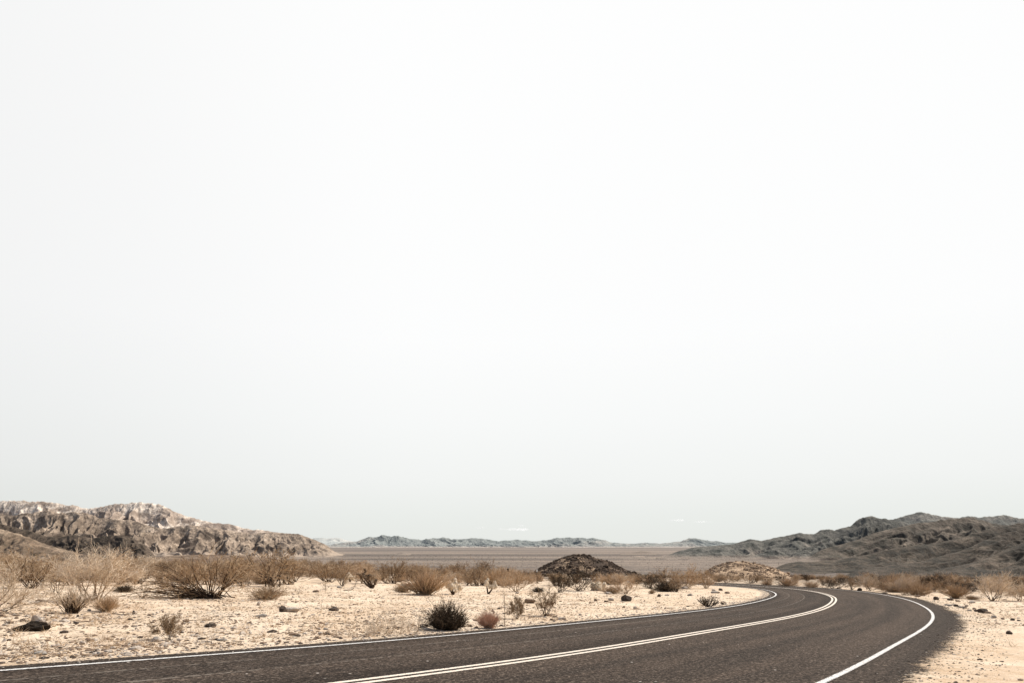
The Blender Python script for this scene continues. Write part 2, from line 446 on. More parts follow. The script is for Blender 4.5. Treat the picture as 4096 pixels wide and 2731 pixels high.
hill_range('distant_mountains', FAR, 12700, 11600, M['far1'], 420, .42, 11, step=1.6, nt=90, pw=1.1, apron=.12, jitter=.02, cr=.07)
# left range, back to front
M['l1'] = mat_hill('bright_tan_mountain_rock', (.28, .22, .18), (.50, .405, .33), (.86, .745, .63), .006, lo=.46)
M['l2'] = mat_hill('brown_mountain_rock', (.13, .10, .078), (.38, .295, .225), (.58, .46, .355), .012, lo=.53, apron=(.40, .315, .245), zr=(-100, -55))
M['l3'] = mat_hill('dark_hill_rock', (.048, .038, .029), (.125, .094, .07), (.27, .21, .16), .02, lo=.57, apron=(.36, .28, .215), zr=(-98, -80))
M['l0'] = mat_hill('near_brown_slope', (.11, .078, .054), (.25, .18, .125), (.40, .30, .215), .03, veg=.6)
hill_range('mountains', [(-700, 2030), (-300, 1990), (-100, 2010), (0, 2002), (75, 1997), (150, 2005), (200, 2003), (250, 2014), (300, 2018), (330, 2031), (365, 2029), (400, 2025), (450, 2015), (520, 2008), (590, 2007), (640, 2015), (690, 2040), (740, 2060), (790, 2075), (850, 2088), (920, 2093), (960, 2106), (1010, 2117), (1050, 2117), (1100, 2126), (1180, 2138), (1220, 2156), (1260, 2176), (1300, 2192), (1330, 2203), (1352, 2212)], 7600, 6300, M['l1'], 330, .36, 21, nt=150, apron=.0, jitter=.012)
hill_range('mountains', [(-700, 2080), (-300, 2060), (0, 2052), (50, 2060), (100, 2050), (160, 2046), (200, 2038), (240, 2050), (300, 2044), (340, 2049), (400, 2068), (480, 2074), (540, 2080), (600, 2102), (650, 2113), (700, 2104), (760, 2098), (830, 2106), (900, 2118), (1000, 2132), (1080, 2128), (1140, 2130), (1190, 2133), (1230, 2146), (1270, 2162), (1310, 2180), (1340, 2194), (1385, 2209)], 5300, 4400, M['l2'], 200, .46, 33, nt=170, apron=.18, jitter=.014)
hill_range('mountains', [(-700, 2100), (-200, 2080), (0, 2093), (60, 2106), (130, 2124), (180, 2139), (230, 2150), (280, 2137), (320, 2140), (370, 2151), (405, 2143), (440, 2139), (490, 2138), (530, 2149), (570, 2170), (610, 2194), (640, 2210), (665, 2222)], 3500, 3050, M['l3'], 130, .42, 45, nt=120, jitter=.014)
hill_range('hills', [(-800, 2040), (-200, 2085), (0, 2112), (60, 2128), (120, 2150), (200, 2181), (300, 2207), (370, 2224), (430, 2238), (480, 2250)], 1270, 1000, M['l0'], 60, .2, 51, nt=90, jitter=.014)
M['brow'] = mat_hill('scrubby_brown_rise', (.13, .085, .055), (.23, .16, .11), (.30, .22, .155), .25, veg=.75, vegc=(.065, .043, .03))
hill_range('hills', [(440, 2268), (500, 2248), (560, 2233), (650, 2223), (760, 2217), (900, 2218), (1000, 2221), (1100, 2232), (1200, 2246), (1290, 2262)], 220, 150, M['brow'], 22, .10, 61, nt=60, pw=.9, jitter=.014)
# right side, back to front
M['ra'] = mat_hill('grey_far_peaks', (.12, .122, .112), (.19, .185, .165), (.28, .255, .225), .006)
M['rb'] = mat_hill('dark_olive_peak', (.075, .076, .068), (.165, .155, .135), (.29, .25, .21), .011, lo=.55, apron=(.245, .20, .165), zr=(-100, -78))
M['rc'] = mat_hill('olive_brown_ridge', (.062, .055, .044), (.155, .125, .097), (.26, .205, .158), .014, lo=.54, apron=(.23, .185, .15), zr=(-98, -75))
M['rd'] = mat_hill('dark_brown_spur', (.036, .031, .024), (.098, .076, .057), (.175, .135, .10), .022, lo=.54, veg=.4, vegc=(.045, .045, .035))
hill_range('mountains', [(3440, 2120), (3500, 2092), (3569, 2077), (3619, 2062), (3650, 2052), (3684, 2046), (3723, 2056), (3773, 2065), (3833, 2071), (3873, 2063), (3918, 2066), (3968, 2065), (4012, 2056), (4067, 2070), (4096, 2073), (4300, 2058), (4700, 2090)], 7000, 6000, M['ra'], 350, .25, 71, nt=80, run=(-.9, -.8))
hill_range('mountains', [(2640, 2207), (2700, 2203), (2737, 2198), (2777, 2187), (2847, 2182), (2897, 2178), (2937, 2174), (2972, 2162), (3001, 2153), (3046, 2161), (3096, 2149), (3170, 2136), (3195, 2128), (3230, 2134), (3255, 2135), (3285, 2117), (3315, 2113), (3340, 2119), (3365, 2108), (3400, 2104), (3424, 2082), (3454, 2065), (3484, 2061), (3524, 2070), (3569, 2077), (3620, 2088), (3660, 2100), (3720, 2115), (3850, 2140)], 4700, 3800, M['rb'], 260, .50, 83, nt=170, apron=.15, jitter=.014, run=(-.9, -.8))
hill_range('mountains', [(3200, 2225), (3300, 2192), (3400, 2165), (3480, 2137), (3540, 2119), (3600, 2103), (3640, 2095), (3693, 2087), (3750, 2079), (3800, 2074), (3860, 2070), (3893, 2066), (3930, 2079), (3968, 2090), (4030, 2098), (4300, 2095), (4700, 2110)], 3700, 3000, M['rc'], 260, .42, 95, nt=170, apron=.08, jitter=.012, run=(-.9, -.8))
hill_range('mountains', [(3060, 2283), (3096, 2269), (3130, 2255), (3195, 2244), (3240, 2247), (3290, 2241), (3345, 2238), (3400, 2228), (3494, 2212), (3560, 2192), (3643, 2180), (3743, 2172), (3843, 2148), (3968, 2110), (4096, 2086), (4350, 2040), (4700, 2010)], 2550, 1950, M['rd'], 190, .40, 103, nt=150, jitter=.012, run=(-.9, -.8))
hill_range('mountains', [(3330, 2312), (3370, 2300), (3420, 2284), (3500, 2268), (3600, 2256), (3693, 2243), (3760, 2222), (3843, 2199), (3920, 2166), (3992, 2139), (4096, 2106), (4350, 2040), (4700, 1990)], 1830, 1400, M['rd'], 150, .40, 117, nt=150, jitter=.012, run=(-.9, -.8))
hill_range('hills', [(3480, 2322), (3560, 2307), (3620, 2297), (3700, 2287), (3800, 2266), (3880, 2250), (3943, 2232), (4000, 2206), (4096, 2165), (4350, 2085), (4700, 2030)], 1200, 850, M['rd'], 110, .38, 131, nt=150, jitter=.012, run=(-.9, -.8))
# low buttes out on the valley floor
M['butte'] = mat_hill('pale_butte', (.16, .135, .115), (.28, .225, .18), (.40, .32, .25), .02)
hill_range('hills', [(1560, 2218), (1585, 2212), (1598, 2208), (1608, 2206), (1622, 2209), (1640, 2213), (1660, 2218)], 5600, 5100, M['butte'], 150, .2, 141, step=1, nt=30)
hill_range('hills', [(2460, 2216), (2485, 2211), (2500, 2209), (2530, 2209), (2560, 2204), (2590, 2205), (2620, 2211), (2650, 2216)], 5800, 5200, M['rc'], 180, .2, 143, step=1, nt=30)
hill_range('hills', [(2480, 2232), (2510, 2226), (2540, 2223), (2570, 2222), (2600, 2227), (2640, 2232)], 4200, 3900, M['butte'], 120, .2, 147, step=1, nt=30)

# rocky mounds in the middle distance
M['mound'] = mat_hill('dark_mound_rock', (.05, .034, .024), (.12, .08, .053), (.38, .27, .18), .4, veg=.5, vegc=(.03, .022, .016))
M['mound_tan'] = mat_hill('tan_mound_earth', (.24, .165, .105), (.47, .33, .22), (.58, .42, .285), .5, veg=.35, vegc=(.09, .06, .04))
MD = hill_range('rocky_mound', [(2080, 2318), (2105, 2308), (2125, 2296), (2150, 2277), (2190, 2255), (2230, 2236), (2262, 2224), (2290, 2217), (2330, 2217), (2355, 2222), (2380, 2230), (2420, 2240), (2450, 2249), (2490, 2269), (2530, 2289), (2565, 2302), (2600, 2315)], 135, 118, M['mound'], 4.0, .02, 151, taper=False, step=1.2, nt=90, pw=.75, jitter=.05, back=1.0)
MT = hill_range('rocky_mound', [(2745, 2330), (2780, 2311), (2810, 2291), (2850, 2266), (2890, 2252), (2940, 2244), (2990, 2246), (3040, 2256), (3090, 2269), (3140, 2289), (3180, 2307), (3215, 2320), (3260, 2330)], 116, 99, M['mound_tan'], 5.0, .015, 163, taper=False, step=1.2, nt=90, pw=.75, jitter=.06, back=1.0)

# ------------------------------------------------------------------ rocks and scatter
ICO = None
def ico(sub):
    import bmesh
    bm = bmesh.new(); bmesh.ops.create_icosphere(bm, subdivisions=sub, radius=1)
    V = np.array([v.co[:] for v in bm.verts]); Fc = np.array([[v.index for v in f.verts] for f in bm.faces]); bm.free()
    return V, Fc
ICO1 = ico(1); ICO2 = ico(2); ICO3 = ico(3)
def rock_verts(rng, base, rough=.3, cuts=7):
    V = base[0].copy()
    for _ in range(cuts):                       # planar facets
        n = rng.normal(size=3); n /= np.linalg.norm(n); d = rng.uniform(.55, .85)
        k = V @ n; over = k > d
        V[over] -= np.outer(k[over] - d, n)
    if rough:
        s = rng.uniform(0, 99)
        V *= (1 + rough * .35 * perlin(V[:, 0] * 2 + s, V[:, 1] * 2 + V[:, 2] * 1.7, 3))[:, None]
    return V
def scatter_rocks(name, pts, sizes, mat, label, cat, kind='stuff', flat=.6, nvar=8, sunk=.3):
    vs = [rock_verts(np.random.default_rng(i + 50), ICO1, .25, 5) for i in range(nvar)]
    Fb = ICO1[1]; nv = len(ICO1[0]); n = len(pts)
    AV = np.empty((n, nv, 3)); rg = np.random.default_rng(5)
    for i in range(n):
        a = rg.uniform(0, 6.28); c, s = math.cos(a), math.sin(a)
        S = sizes[i]; V = vs[i % nvar] * (S * rg.uniform(.7, 1.4), S * rg.uniform(.7, 1.2), S * rg.uniform(.6, 1.1) * flat)
        AV[i, :, 0] = V[:, 0] * c - V[:, 1] * s + pts[i][0]; AV[i, :, 1] = V[:, 0] * s + V[:, 1] * c + pts[i][1]
        AV[i, :, 2] = V[:, 2] + pts[i][2] + S * flat * (.5 - sunk)
    Fc = (Fb[None] + np.arange(n)[:, None, None] * nv).reshape(-1, 3)
    me = mesh_from(name, AV.reshape(-1, 3), Fc, False)
    return tag(link(name, me, mat), label, cat, kind=kind)
def mound_points(XYZ, n, seed, lo=0):
    X, Y, Z = XYZ; rg = np.random.default_rng(seed); P = []
    Hh = Z - base_ground(X, Y)
    ok = np.argwhere(Hh > .25)
    pr = np.clip(.10 + fbm(X[ok[:, 0], ok[:, 1]] / 2.6, Y[ok[:, 0], ok[:, 1]] / 5, seed, 3) * 2.2 + .35, .02, 1)
    idx = ok[rg.choice(len(ok), n, p=pr / pr.sum())]
    return [(X[i, j] + rg.normal() * .1, Y[i, j] + rg.normal() * .1, Z[i, j]) for i, j in idx]
rg = np.random.default_rng(12)
scatter_rocks('boulders', mound_points(MD, 4200, 4), .05 + rg.gamma(1.0, .075, 4200), M['boulder'], 'dark brown boulders covering the nearer rocky mound', 'boulders', flat=.8)
scatter_rocks('rocks', mound_points(MT, 2600, 6), .05 + rg.gamma(.9, .07, 2600), M['boulder_tan'], 'brown rocks strewn over the tan mound behind the road', 'rocks', flat=.7)

def edge_out(x, y):
    d = road_dist(x, y)
    return np.where(d > 0, d - (W_IN + .42), -d - (W_OUT + 1.0))
def scatter_near(n, seed, ymin=7.5, ymax=48, emin=.05, dens=None):
    rg = np.random.default_rng(seed); out = []
    while len(out) < n:
        y = ymin * (ymax / ymin) ** rg.uniform(0, 1, n * 2); x = y * rg.uniform(-.82, .82, n * 2)
        e = edge_out(x, y); k = e > emin
        x, y, e = x[k], y[k], e[k]
        # clumps
        c = fbm(x / 2.2, y / 2.2, seed, 3); keep = rg.uniform(0, 1, len(x)) < np.clip(.45 + c * 1.2, .06, 1)
        smooth_zone = (x > 3) & (y < 20) & (rg.uniform(0, 1, len(x)) < .98)
        keep &= ~smooth_zone
        x, y = x[keep], y[keep]; z = ground(x, y)
        out += list(zip(x, y, z))
    return out[:n]
rg = np.random.default_rng(21)
scatter_rocks('gravel', scatter_near(11000, 31), .008 + rg.gamma(1.3, .010, 11000), M['rock_brown'], 'brown pebbles strewn over the sandy verge', 'gravel')
scatter_rocks('gravel', scatter_near(6000, 32), .008 + rg.gamma(1.3, .011, 6000), M['rock_pale'], 'pale pebbles strewn over the sandy verge', 'gravel')
scatter_rocks('gravel', scatter_near(2500, 33), .007 + rg.gamma(1.3, .011, 2500), M['rock_dark'], 'dark pebbles strewn over the sandy verge', 'gravel')
# crumbs of asphalt and chippings along the outer shoulder
def shoulder_points(n, seed, a, b, side):
    rg = np.random.default_rng(seed)
    k = rg.integers(150, 420, n); l = rg.uniform(a, b, n) * side + (W_IN if side > 0 else -W_OUT)
    x = CX[k] - np.sin(CT[k]) * l + rg.normal(size=n) * .1; y = CY[k] + np.cos(CT[k]) * l + rg.normal(size=n) * .1
    return list(zip(x, y, np.maximum(ground(x, y), base_ground(x, y))))
scatter_rocks('asphalt_crumbs', shoulder_points(6000, 3, .5, 1.7, -1), .004 + rg.gamma(1.2, .005, 6000), M['rock_dark'], 'dark asphalt crumbs along the outer shoulder', 'asphalt crumbs')
scatter_rocks('gravel', shoulder_points(2500, 14, .7, 1.9, -1), .004 + rg.gamma(1.2, .005, 2500), M['rock_pale'], 'pale chippings along the outer road edge', 'gravel')
scatter_rocks('gravel', shoulder_points(3500, 4, .33, .75, 1), .006 + rg.gamma(1.2, .008, 3500), M['rock_pale'], 'pale chippings along the inner road edge', 'gravel')

# ------------------------------------------------------------------ plants
class Tubes:
    def __init__(s): s.v = []; s.f = []; s.n = 0
    def add(s, P, r0, r1, k=3):
        P = np.asarray(P); m = len(P)
        T = np.gradient(P, axis=0); T /= np.linalg.norm(T, axis=1)[:, None] + 1e-9
        up = np.array([.31, .17, .93]); A = np.cross(T, up); A /= np.linalg.norm(A, axis=1)[:, None] + 1e-9
        B = np.cross(T, A); rr = np.linspace(r0, r1, m)[:, None, None]
        an = np.arange(k) * 2 * math.pi / k
        ring = P[:, None] + rr * (np.cos(an)[None, :, None] * A[:, None] + np.sin(an)[None, :, None] * B[:, None])
        s.v.append(ring.reshape(-1, 3))
        i = np.arange(m - 1)[:, None] * k + np.arange(k)[None]
        j = np.arange(m - 1)[:, None] * k + (np.arange(k)[None] + 1) % k
        s.f.append(np.stack([i, j, j + k, i + k], -1).reshape(-1, 4) + s.n); s.n += m * k
    def data(s): return np.vstack(s.v), np.vstack(s.f)
def path(rg, p, d, L, n=5, wob=.15, up=.0, droop=0.):
    d = np.array(d, float); d /= np.linalg.norm(d); P = [np.array(p, float)]
    for i in range(n):
        d = d + rg.normal(size=3) * wob + np.array([0, 0, up - droop * i / n]); d /= np.linalg.norm(d)
        P.append(P[-1] + d * L / n)
    return np.array(P), d
def quads(C, size, rg):
    n = len(C); a = rg.normal(size=(n, 3)); a /= np.linalg.norm(a, axis=1)[:, None]
    b = np.cross(a, rg.normal(size=(n, 3))); b /= np.linalg.norm(b, axis=1)[:, None]
    s = size * rg.uniform(.5, 1.4, (n, 1)); C = np.asarray(C)
    V = np.stack([C - a * s, C + b * s * .45, C + a * s, C - b * s * .45], 1).reshape(-1, 3)
    return V, np.arange(n * 4).reshape(n, 4)
def fan(rg, amax, amin=0.0, pw=.7):
    th = amin + (amax - amin) * rg.uniform() ** pw; ph = rg.uniform(0, 2 * math.pi)
    return np.array([math.sin(th) * math.cos(ph), math.sin(th) * math.sin(ph), math.cos(th)])
def grow(seed, nstem=16, amax=1.15, twigs=9, sub=4, leaves=5, r=.010, wob=.14, up=.06, L=(.75, 1.15), start=.35, tl=.32, sl=.14, leaf=.016, rt=.0045, spread=.75, base=.06):
    """a shrub: fanned stems, side twigs, twiglets and leaves; returned as (stems, twigs, leaves)"""
    rg = np.random.default_rng(seed); S = Tubes(); Tw = Tubes(); Lf = []
    for i in range(nstem):
        d = fan(rg, amax); ln = rg.uniform(*L) * (1 - .25 * (math.acos(d[2]) / 1.5))
        p0 = np.array([rg.normal() * base, rg.normal() * base, -.03])
        P, _ = path(rg, p0, d, ln, 7, wob, up)
        S.add(P, r * rg.uniform(.7, 1.2), r * .3, 4)
        for j in range(twigs):
            f = rg.uniform(start, 1) * 7; a = int(min(f, 6)); q = P[a] + (P[a + 1] - P[a]) * (f - a)
            dd = (P[a + 1] - P[a]) / (ln / 7) + rg.normal(size=3) * spread; dd[2] += .25
            Q, e = path(rg, q, dd, tl * rg.uniform(.5, 1.2), 4, wob * 1.2, up)
            Tw.add(Q, rt, rt * .6)
            for k in range(sub):
                g = rg.uniform(.25, 1) * 4; b = int(min(g, 3)); qq = Q[b] + (Q[b + 1] - Q[b]) * (g - b)
                U, _ = path(rg, qq, e + rg.normal(size=3) * .65, sl * rg.uniform(.5, 1.2), 3, wob, up)
                Tw.add(U, rt * .8, rt * .45)
                for m_ in range(leaves):
                    Lf.append(U[rg.integers(1, 4)] + rg.normal(size=3) * leaf * 1.2)
    return S.data(), Tw.data(), (quads(np.array(Lf), leaf, rg) if Lf else None)
def bunch(seed, n=170, amax=1.0, r=.0045, forks=4, wob=.05, leafn=0, leaf=.012, fl=.3, base=.05, L=(.7, 1.1), pw=.6, up=.02, lean=(0, 0, 0)):
    rg = np.random.default_rng(seed); S = Tubes(); Tw = Tubes(); Lf = []
    for i in range(n):
        d = fan(rg, amax, pw=pw) + np.array(lean); ln = rg.uniform(*L) * (1 - .22 * min(1, math.acos(min(1, max(-1, d[2] / np.linalg.norm(d)))) / 1.3))
        P, e = path(rg, (rg.normal() * base, rg.normal() * base, -.02), d, ln * .6, 4, wob, up)
        S.add(P, r * 1.5, r)
        for j in range(forks):
            g = rg.uniform(.35, 1) * 4; b = int(min(g, 3)); q = P[b] + (P[b + 1] - P[b]) * (g - b)
            Q, _ = path(rg, q, e + rg.normal(size=3) * .26, ln * fl * rg.uniform(.7, 1.4), 4, wob, up)
            Tw.add(Q, r * .9, r * .45)
            for m_ in range(leafn): Lf.append(Q[rg.integers(1, 5)] + rg.normal(size=3) * leaf)
    return S.data(), Tw.data(), (quads(np.array(Lf), leaf, rg) if Lf else None)
def normalise(parts):
    A = np.vstack([p[0] for p in parts if p is not None])
    w = np.percentile(np.abs(A[:, :2]), 98) * 2; h = np.percentile(A[:, 2], 99)
    return [None if p is None else (p[0] / np.array([w, w, h]), p[1]) for p in parts], w / h
TEMPL = {}
def template(key, parts, mats):
    parts, ratio = normalise(parts); out = []
    for nm, p, mt in zip(('stems', 'twigs', 'foliage'), parts, mats):
        if p is None: continue
        me = mesh_from(key + '_' + nm, p[0], p[1], False); me.materials.append(M[mt]); out.append((nm, me))
    TEMPL[key] = (out, ratio)
for k in range(4):
    template('creosote%d' % k, grow(100 + k, 17, 1.0, 8, 4, 2, .012, wob=.15, rt=.0052, leaf=.018), ('dark_twig', 'brown_twig', 'brown_leaf'))
for k in range(3):
    template('tan%d' % k, grow(130 + k, 16, 1.1, 9, 5, 2, .010, rt=.0050), ('brown_twig', 'tan_twig', 'gold_leaf'))
for k in range(2):
    template('dark%d' % k, grow(150 + k, 16, 1.0, 8, 5, 5, .012), ('dark_twig', 'dark_twig', 'dark_leaf'))
for k in range(3):
    template('bunch%d' % k, bunch(170 + k, 170, 1.0, .0048, 4), ('brown_twig', 'tan_twig', 'gold_leaf'))
template('feather0', grow(190, 14, .95, 13, 7, 0, .010, up=.1, tl=.42, sl=.22, rt=.0042, spread=.45), ('brown_twig', 'white_twig', 'gold_leaf'))
template('feather1', grow(191, 15, 1.1, 13, 7, 0, .010, up=.1, tl=.42, sl=.22, rt=.0042, spread=.45), ('dark_twig', 'white_twig', 'gold_leaf'))
template('bleached', bunch(195, 110, .8, .0046, 4), ('dark_twig', 'white_twig', 'gold_leaf'))
template('dome', bunch(200, 190, 1.35, .0050, 6, .10, 7, .014, .36, .06, up=.05), ('dark_twig', 'dark_twig', 'dark_leaf'))
template('low', bunch(205, 120, 1.25, .005, 5, .10, 4, .018, .4, .12), ('brown_twig', 'brown_twig', 'brown_leaf'))
template('lowpale', bunch(206, 130, 1.25, .005, 5, .10, 0, .018, .4, .12), ('brown_twig', 'tan_twig', 'gold_leaf'))
template('lowdark', bunch(207, 120, 1.3, .006, 5, .10, 7, .020, .4, .12), ('dark_twig', 'dark_twig', 'dark_leaf'))
template('bare0', grow(210, 9, 1.0, 4, 3, 0, .010, wob=.2, tl=.3, sl=.16, rt=.0055), ('dark_twig', 'brown_twig', 'gold_leaf'))
template('bare1', grow(211, 8, .9, 5, 3, 3, .010, wob=.16, tl=.34, sl=.18, rt=.0055, leaf=.014), ('dark_twig', 'brown_twig', 'brown_leaf'))
template('vee', grow(214, 11, .75, 8, 5, 5, .012, wob=.08, tl=.26, sl=.14, rt=.006, leaf=.02, start=.4), ('dark_twig', 'brown_twig', 'brown_leaf'))
template('leafy', grow(216, 15, 1.0, 8, 5, 8, .009, wob=.12, tl=.26, sl=.13, rt=.006, leaf=.024), ('dark_twig', 'brown_twig', 'brown_leaf'))
template('tangle', grow(220, 26, 1.45, 7, 4, 0, .008, wob=.32, tl=.34, sl=.2, rt=.0048, start=.2, up=.02, base=.35, L=(.4, .9)), ('brown_twig', 'white_twig', 'gold_leaf'))
template('fuzz', bunch(225, 420, .95, .0036, 5, .06, 0, .01, .3, .07, lean=(-.35, 0, 0)), ('pink_twig', 'pink_twig', 'gold_leaf'))
template('spiky', bunch(228, 34, 1.1, .009, 3, .10, 9, .026, .35, .05), ('dark_twig', 'dark_twig', 'dark_leaf'))
def arching(seed):
    rg = np.random.default_rng(seed)
    a = grow(seed, 26, 1.0, 8, 4, 1, .011, wob=.12, up=.05, rt=.005)
    S = Tubes(); Tw = Tubes()
    for i in range(46):                               # long boughs arching down to the left
        d = np.array([-1, rg.normal() * .35, rg.uniform(.12, .75)])
        P, e = path(rg, (rg.normal() * .12, rg.normal() * .1, 0), d, rg.uniform(.7, 1.25), 9, .07, .02, .16)
        P[:, 2] = np.maximum(P[:, 2], .012); S.add(P, .010, .004)
        for j in range(6):
            q = rg.integers(2, 9); Q, _ = path(rg, P[q], P[q + 1] - P[q] + rg.normal(size=3) * .06, .25, 4, .12); Q[:, 2] = np.maximum(Q[:, 2], .01)
            Tw.add(Q, .0045, .0025)
    s = S.data(); t = Tw.data()
    cat = lambda A, B: (np.vstack([A[0], B[0]]), np.vstack([A[1], B[1] + len(A[0])]))
    return cat(a[0], s), cat(a[1], t), a[2]
template('arching', arching(240), ('dark_twig', 'brown_twig', 'brown_leaf'))
def cholla(seed, kind):
    """branching cactus: dark woody trunk and chains of stubby joints bristling with pale spines"""
    rg = np.random.default_rng(seed); S = Tubes(); J = []; Sp = []
    def joint(p, d, L, w):
        V = ICO2[0] * (w, w, L / 2)
        d = d / np.linalg.norm(d); a = np.cross(d, (.3, .9, .1)); a /= np.linalg.norm(a); b = np.cross(d, a)
        Mx = np.stack([a, b, d], 1); c = p + d * L / 2
        J.append(V @ Mx.T * (1 + .0) + c)
        for _ in range(70):
            n = rg.normal(size=3); n /= np.linalg.norm(n); q = (n * (w, w, L / 2)) @ Mx.T + c
            o = (n / np.array([w, w, L / 2])); o /= np.linalg.norm(o); o = o @ Mx.T + rg.normal(size=3) * .25
            Sp.append((q, q + o * w * rg.uniform(.35, .6)))
        return p + d * L * .93
    def chain(p, d, n, L, w, branch):
        for i in range(n):
            d = d + rg.normal(size=3) * .28; d[2] += .12; d /= np.linalg.norm(d)
            p = joint(p, d, L * rg.uniform(.8, 1.15), w * rg.uniform(.85, 1.1))
            if branch and rg.uniform() < .8:
                e = d + rg.normal(size=3) * .8; chain(p, e / np.linalg.norm(e), rg.integers(1, 3), L * .8, w * .95, False)
    if kind == 'two':
        arms = [((-.16, 0, .9), .42, 3), ((.62, 0, .55), .40, 3)]
    elif kind == 'tall':
        arms = [((-.75, 0, 1), .75, 4), ((-.45, .1, 1.1), .8, 4), ((.35, 0, .9), .35, 2), ((-.1, 0, 1), .6, 3)]
    elif kind == 'low':
        arms = [(tuple(fan(rg, 1.35, .3)), .12, 2) for _ in range(11)]
    else:
        arms = [((-.5, 0, .9), .3, 3), ((.1, .2, 1), .35, 3), ((.6, 0, .6), .3, 2), ((-.1, -.3, .8), .3, 2)]
    for d, L, n in arms:
        P, e = path(rg, (0, 0, -.03), d, L, 5, .07, .04); S.add(P, .045 if kind != 'low' else .03, .035 if kind != 'low' else .025, 6)
        if kind == 'tall':
            for q in (2, 3, 4): joint(P[q], rg.normal(size=3) * .6 + e, .10, .045)
        if kind == 'tall': chain(P[-1], e, n, .14, .055, True)
        else:
            for _ in range(6 if kind != 'low' else 2):
                g = fan(rg, 2.0); chain(P[-1], g, 1 + int(rg.integers(0, 2)), .15, .075, False)
    V = np.array([v for v in J]); nj = len(J); nv = len(ICO2[0])
    JF = (ICO2[1][None] + np.arange(nj)[:, None, None] * nv).reshape(-1, 3)
    P0_ = np.array([s[0] for s in Sp]); P1_ = np.array([s[1] for s in Sp]); n = len(Sp)
    side = np.cross(P1_ - P0_, rg.normal(size=(n, 3))); side /= np.linalg.norm(side, axis=1)[:, None] + 1e-9; side *= .009
    SV = np.stack([P0_ - side, P0_ + side, P1_], 1).reshape(-1, 3)
    JV = V.reshape(-1, 3)
    return S.data(), (JV, JF), (SV, np.arange(n * 3).reshape(n, 3))
def cholla_template(key, seed, kind, mats=('dark_twig', 'joint', 'spine')):
    parts, ratio = normalise(cholla(seed, kind)); out = []
    for nm, p, mt in zip(('trunk', 'joints', 'spines'), parts, mats):
        me = mesh_from(key + '_' + nm, p[0], p[1], nm == 'joints'); me.materials.append(M[mt]); out.append((nm, me))
    TEMPL[key] = (out, ratio)
cholla_template('cholla_two', 301, 'two'); cholla_template('cholla_tall', 302, 'tall', ('dark_twig', 'spine_core', 'spine_core'))
cholla_template('cholla_low', 303, 'low'); cholla_template('cholla_bushy', 304, 'bushy')
def stalk():
    rg = np.random.default_rng(9); S = Tubes(); Tw = Tubes()
    P, _ = path(rg, (0, 0, -.02), (0.0, 0, 1), 1.0, 10, .02, .0); S.add(P, .006, .003, 4)
    for i in range(26):
        q = rg.integers(2, 10); d = fan(rg, 1.1, .5); Q, _ = path(rg, P[q], d, .12 * rg.uniform(.5, 1.3), 4, .12, .1); Tw.add(Q, .0035, .002)
    Lf = P[rg.integers(6, 11, 90)] + rg.normal(size=(90, 3)) * (.03, .03, .05)
    return S.data(), Tw.data(), quads(Lf, .012, rg)
template('stalk', stalk(), ('dark_twig', 'brown_twig', 'brown_leaf'))

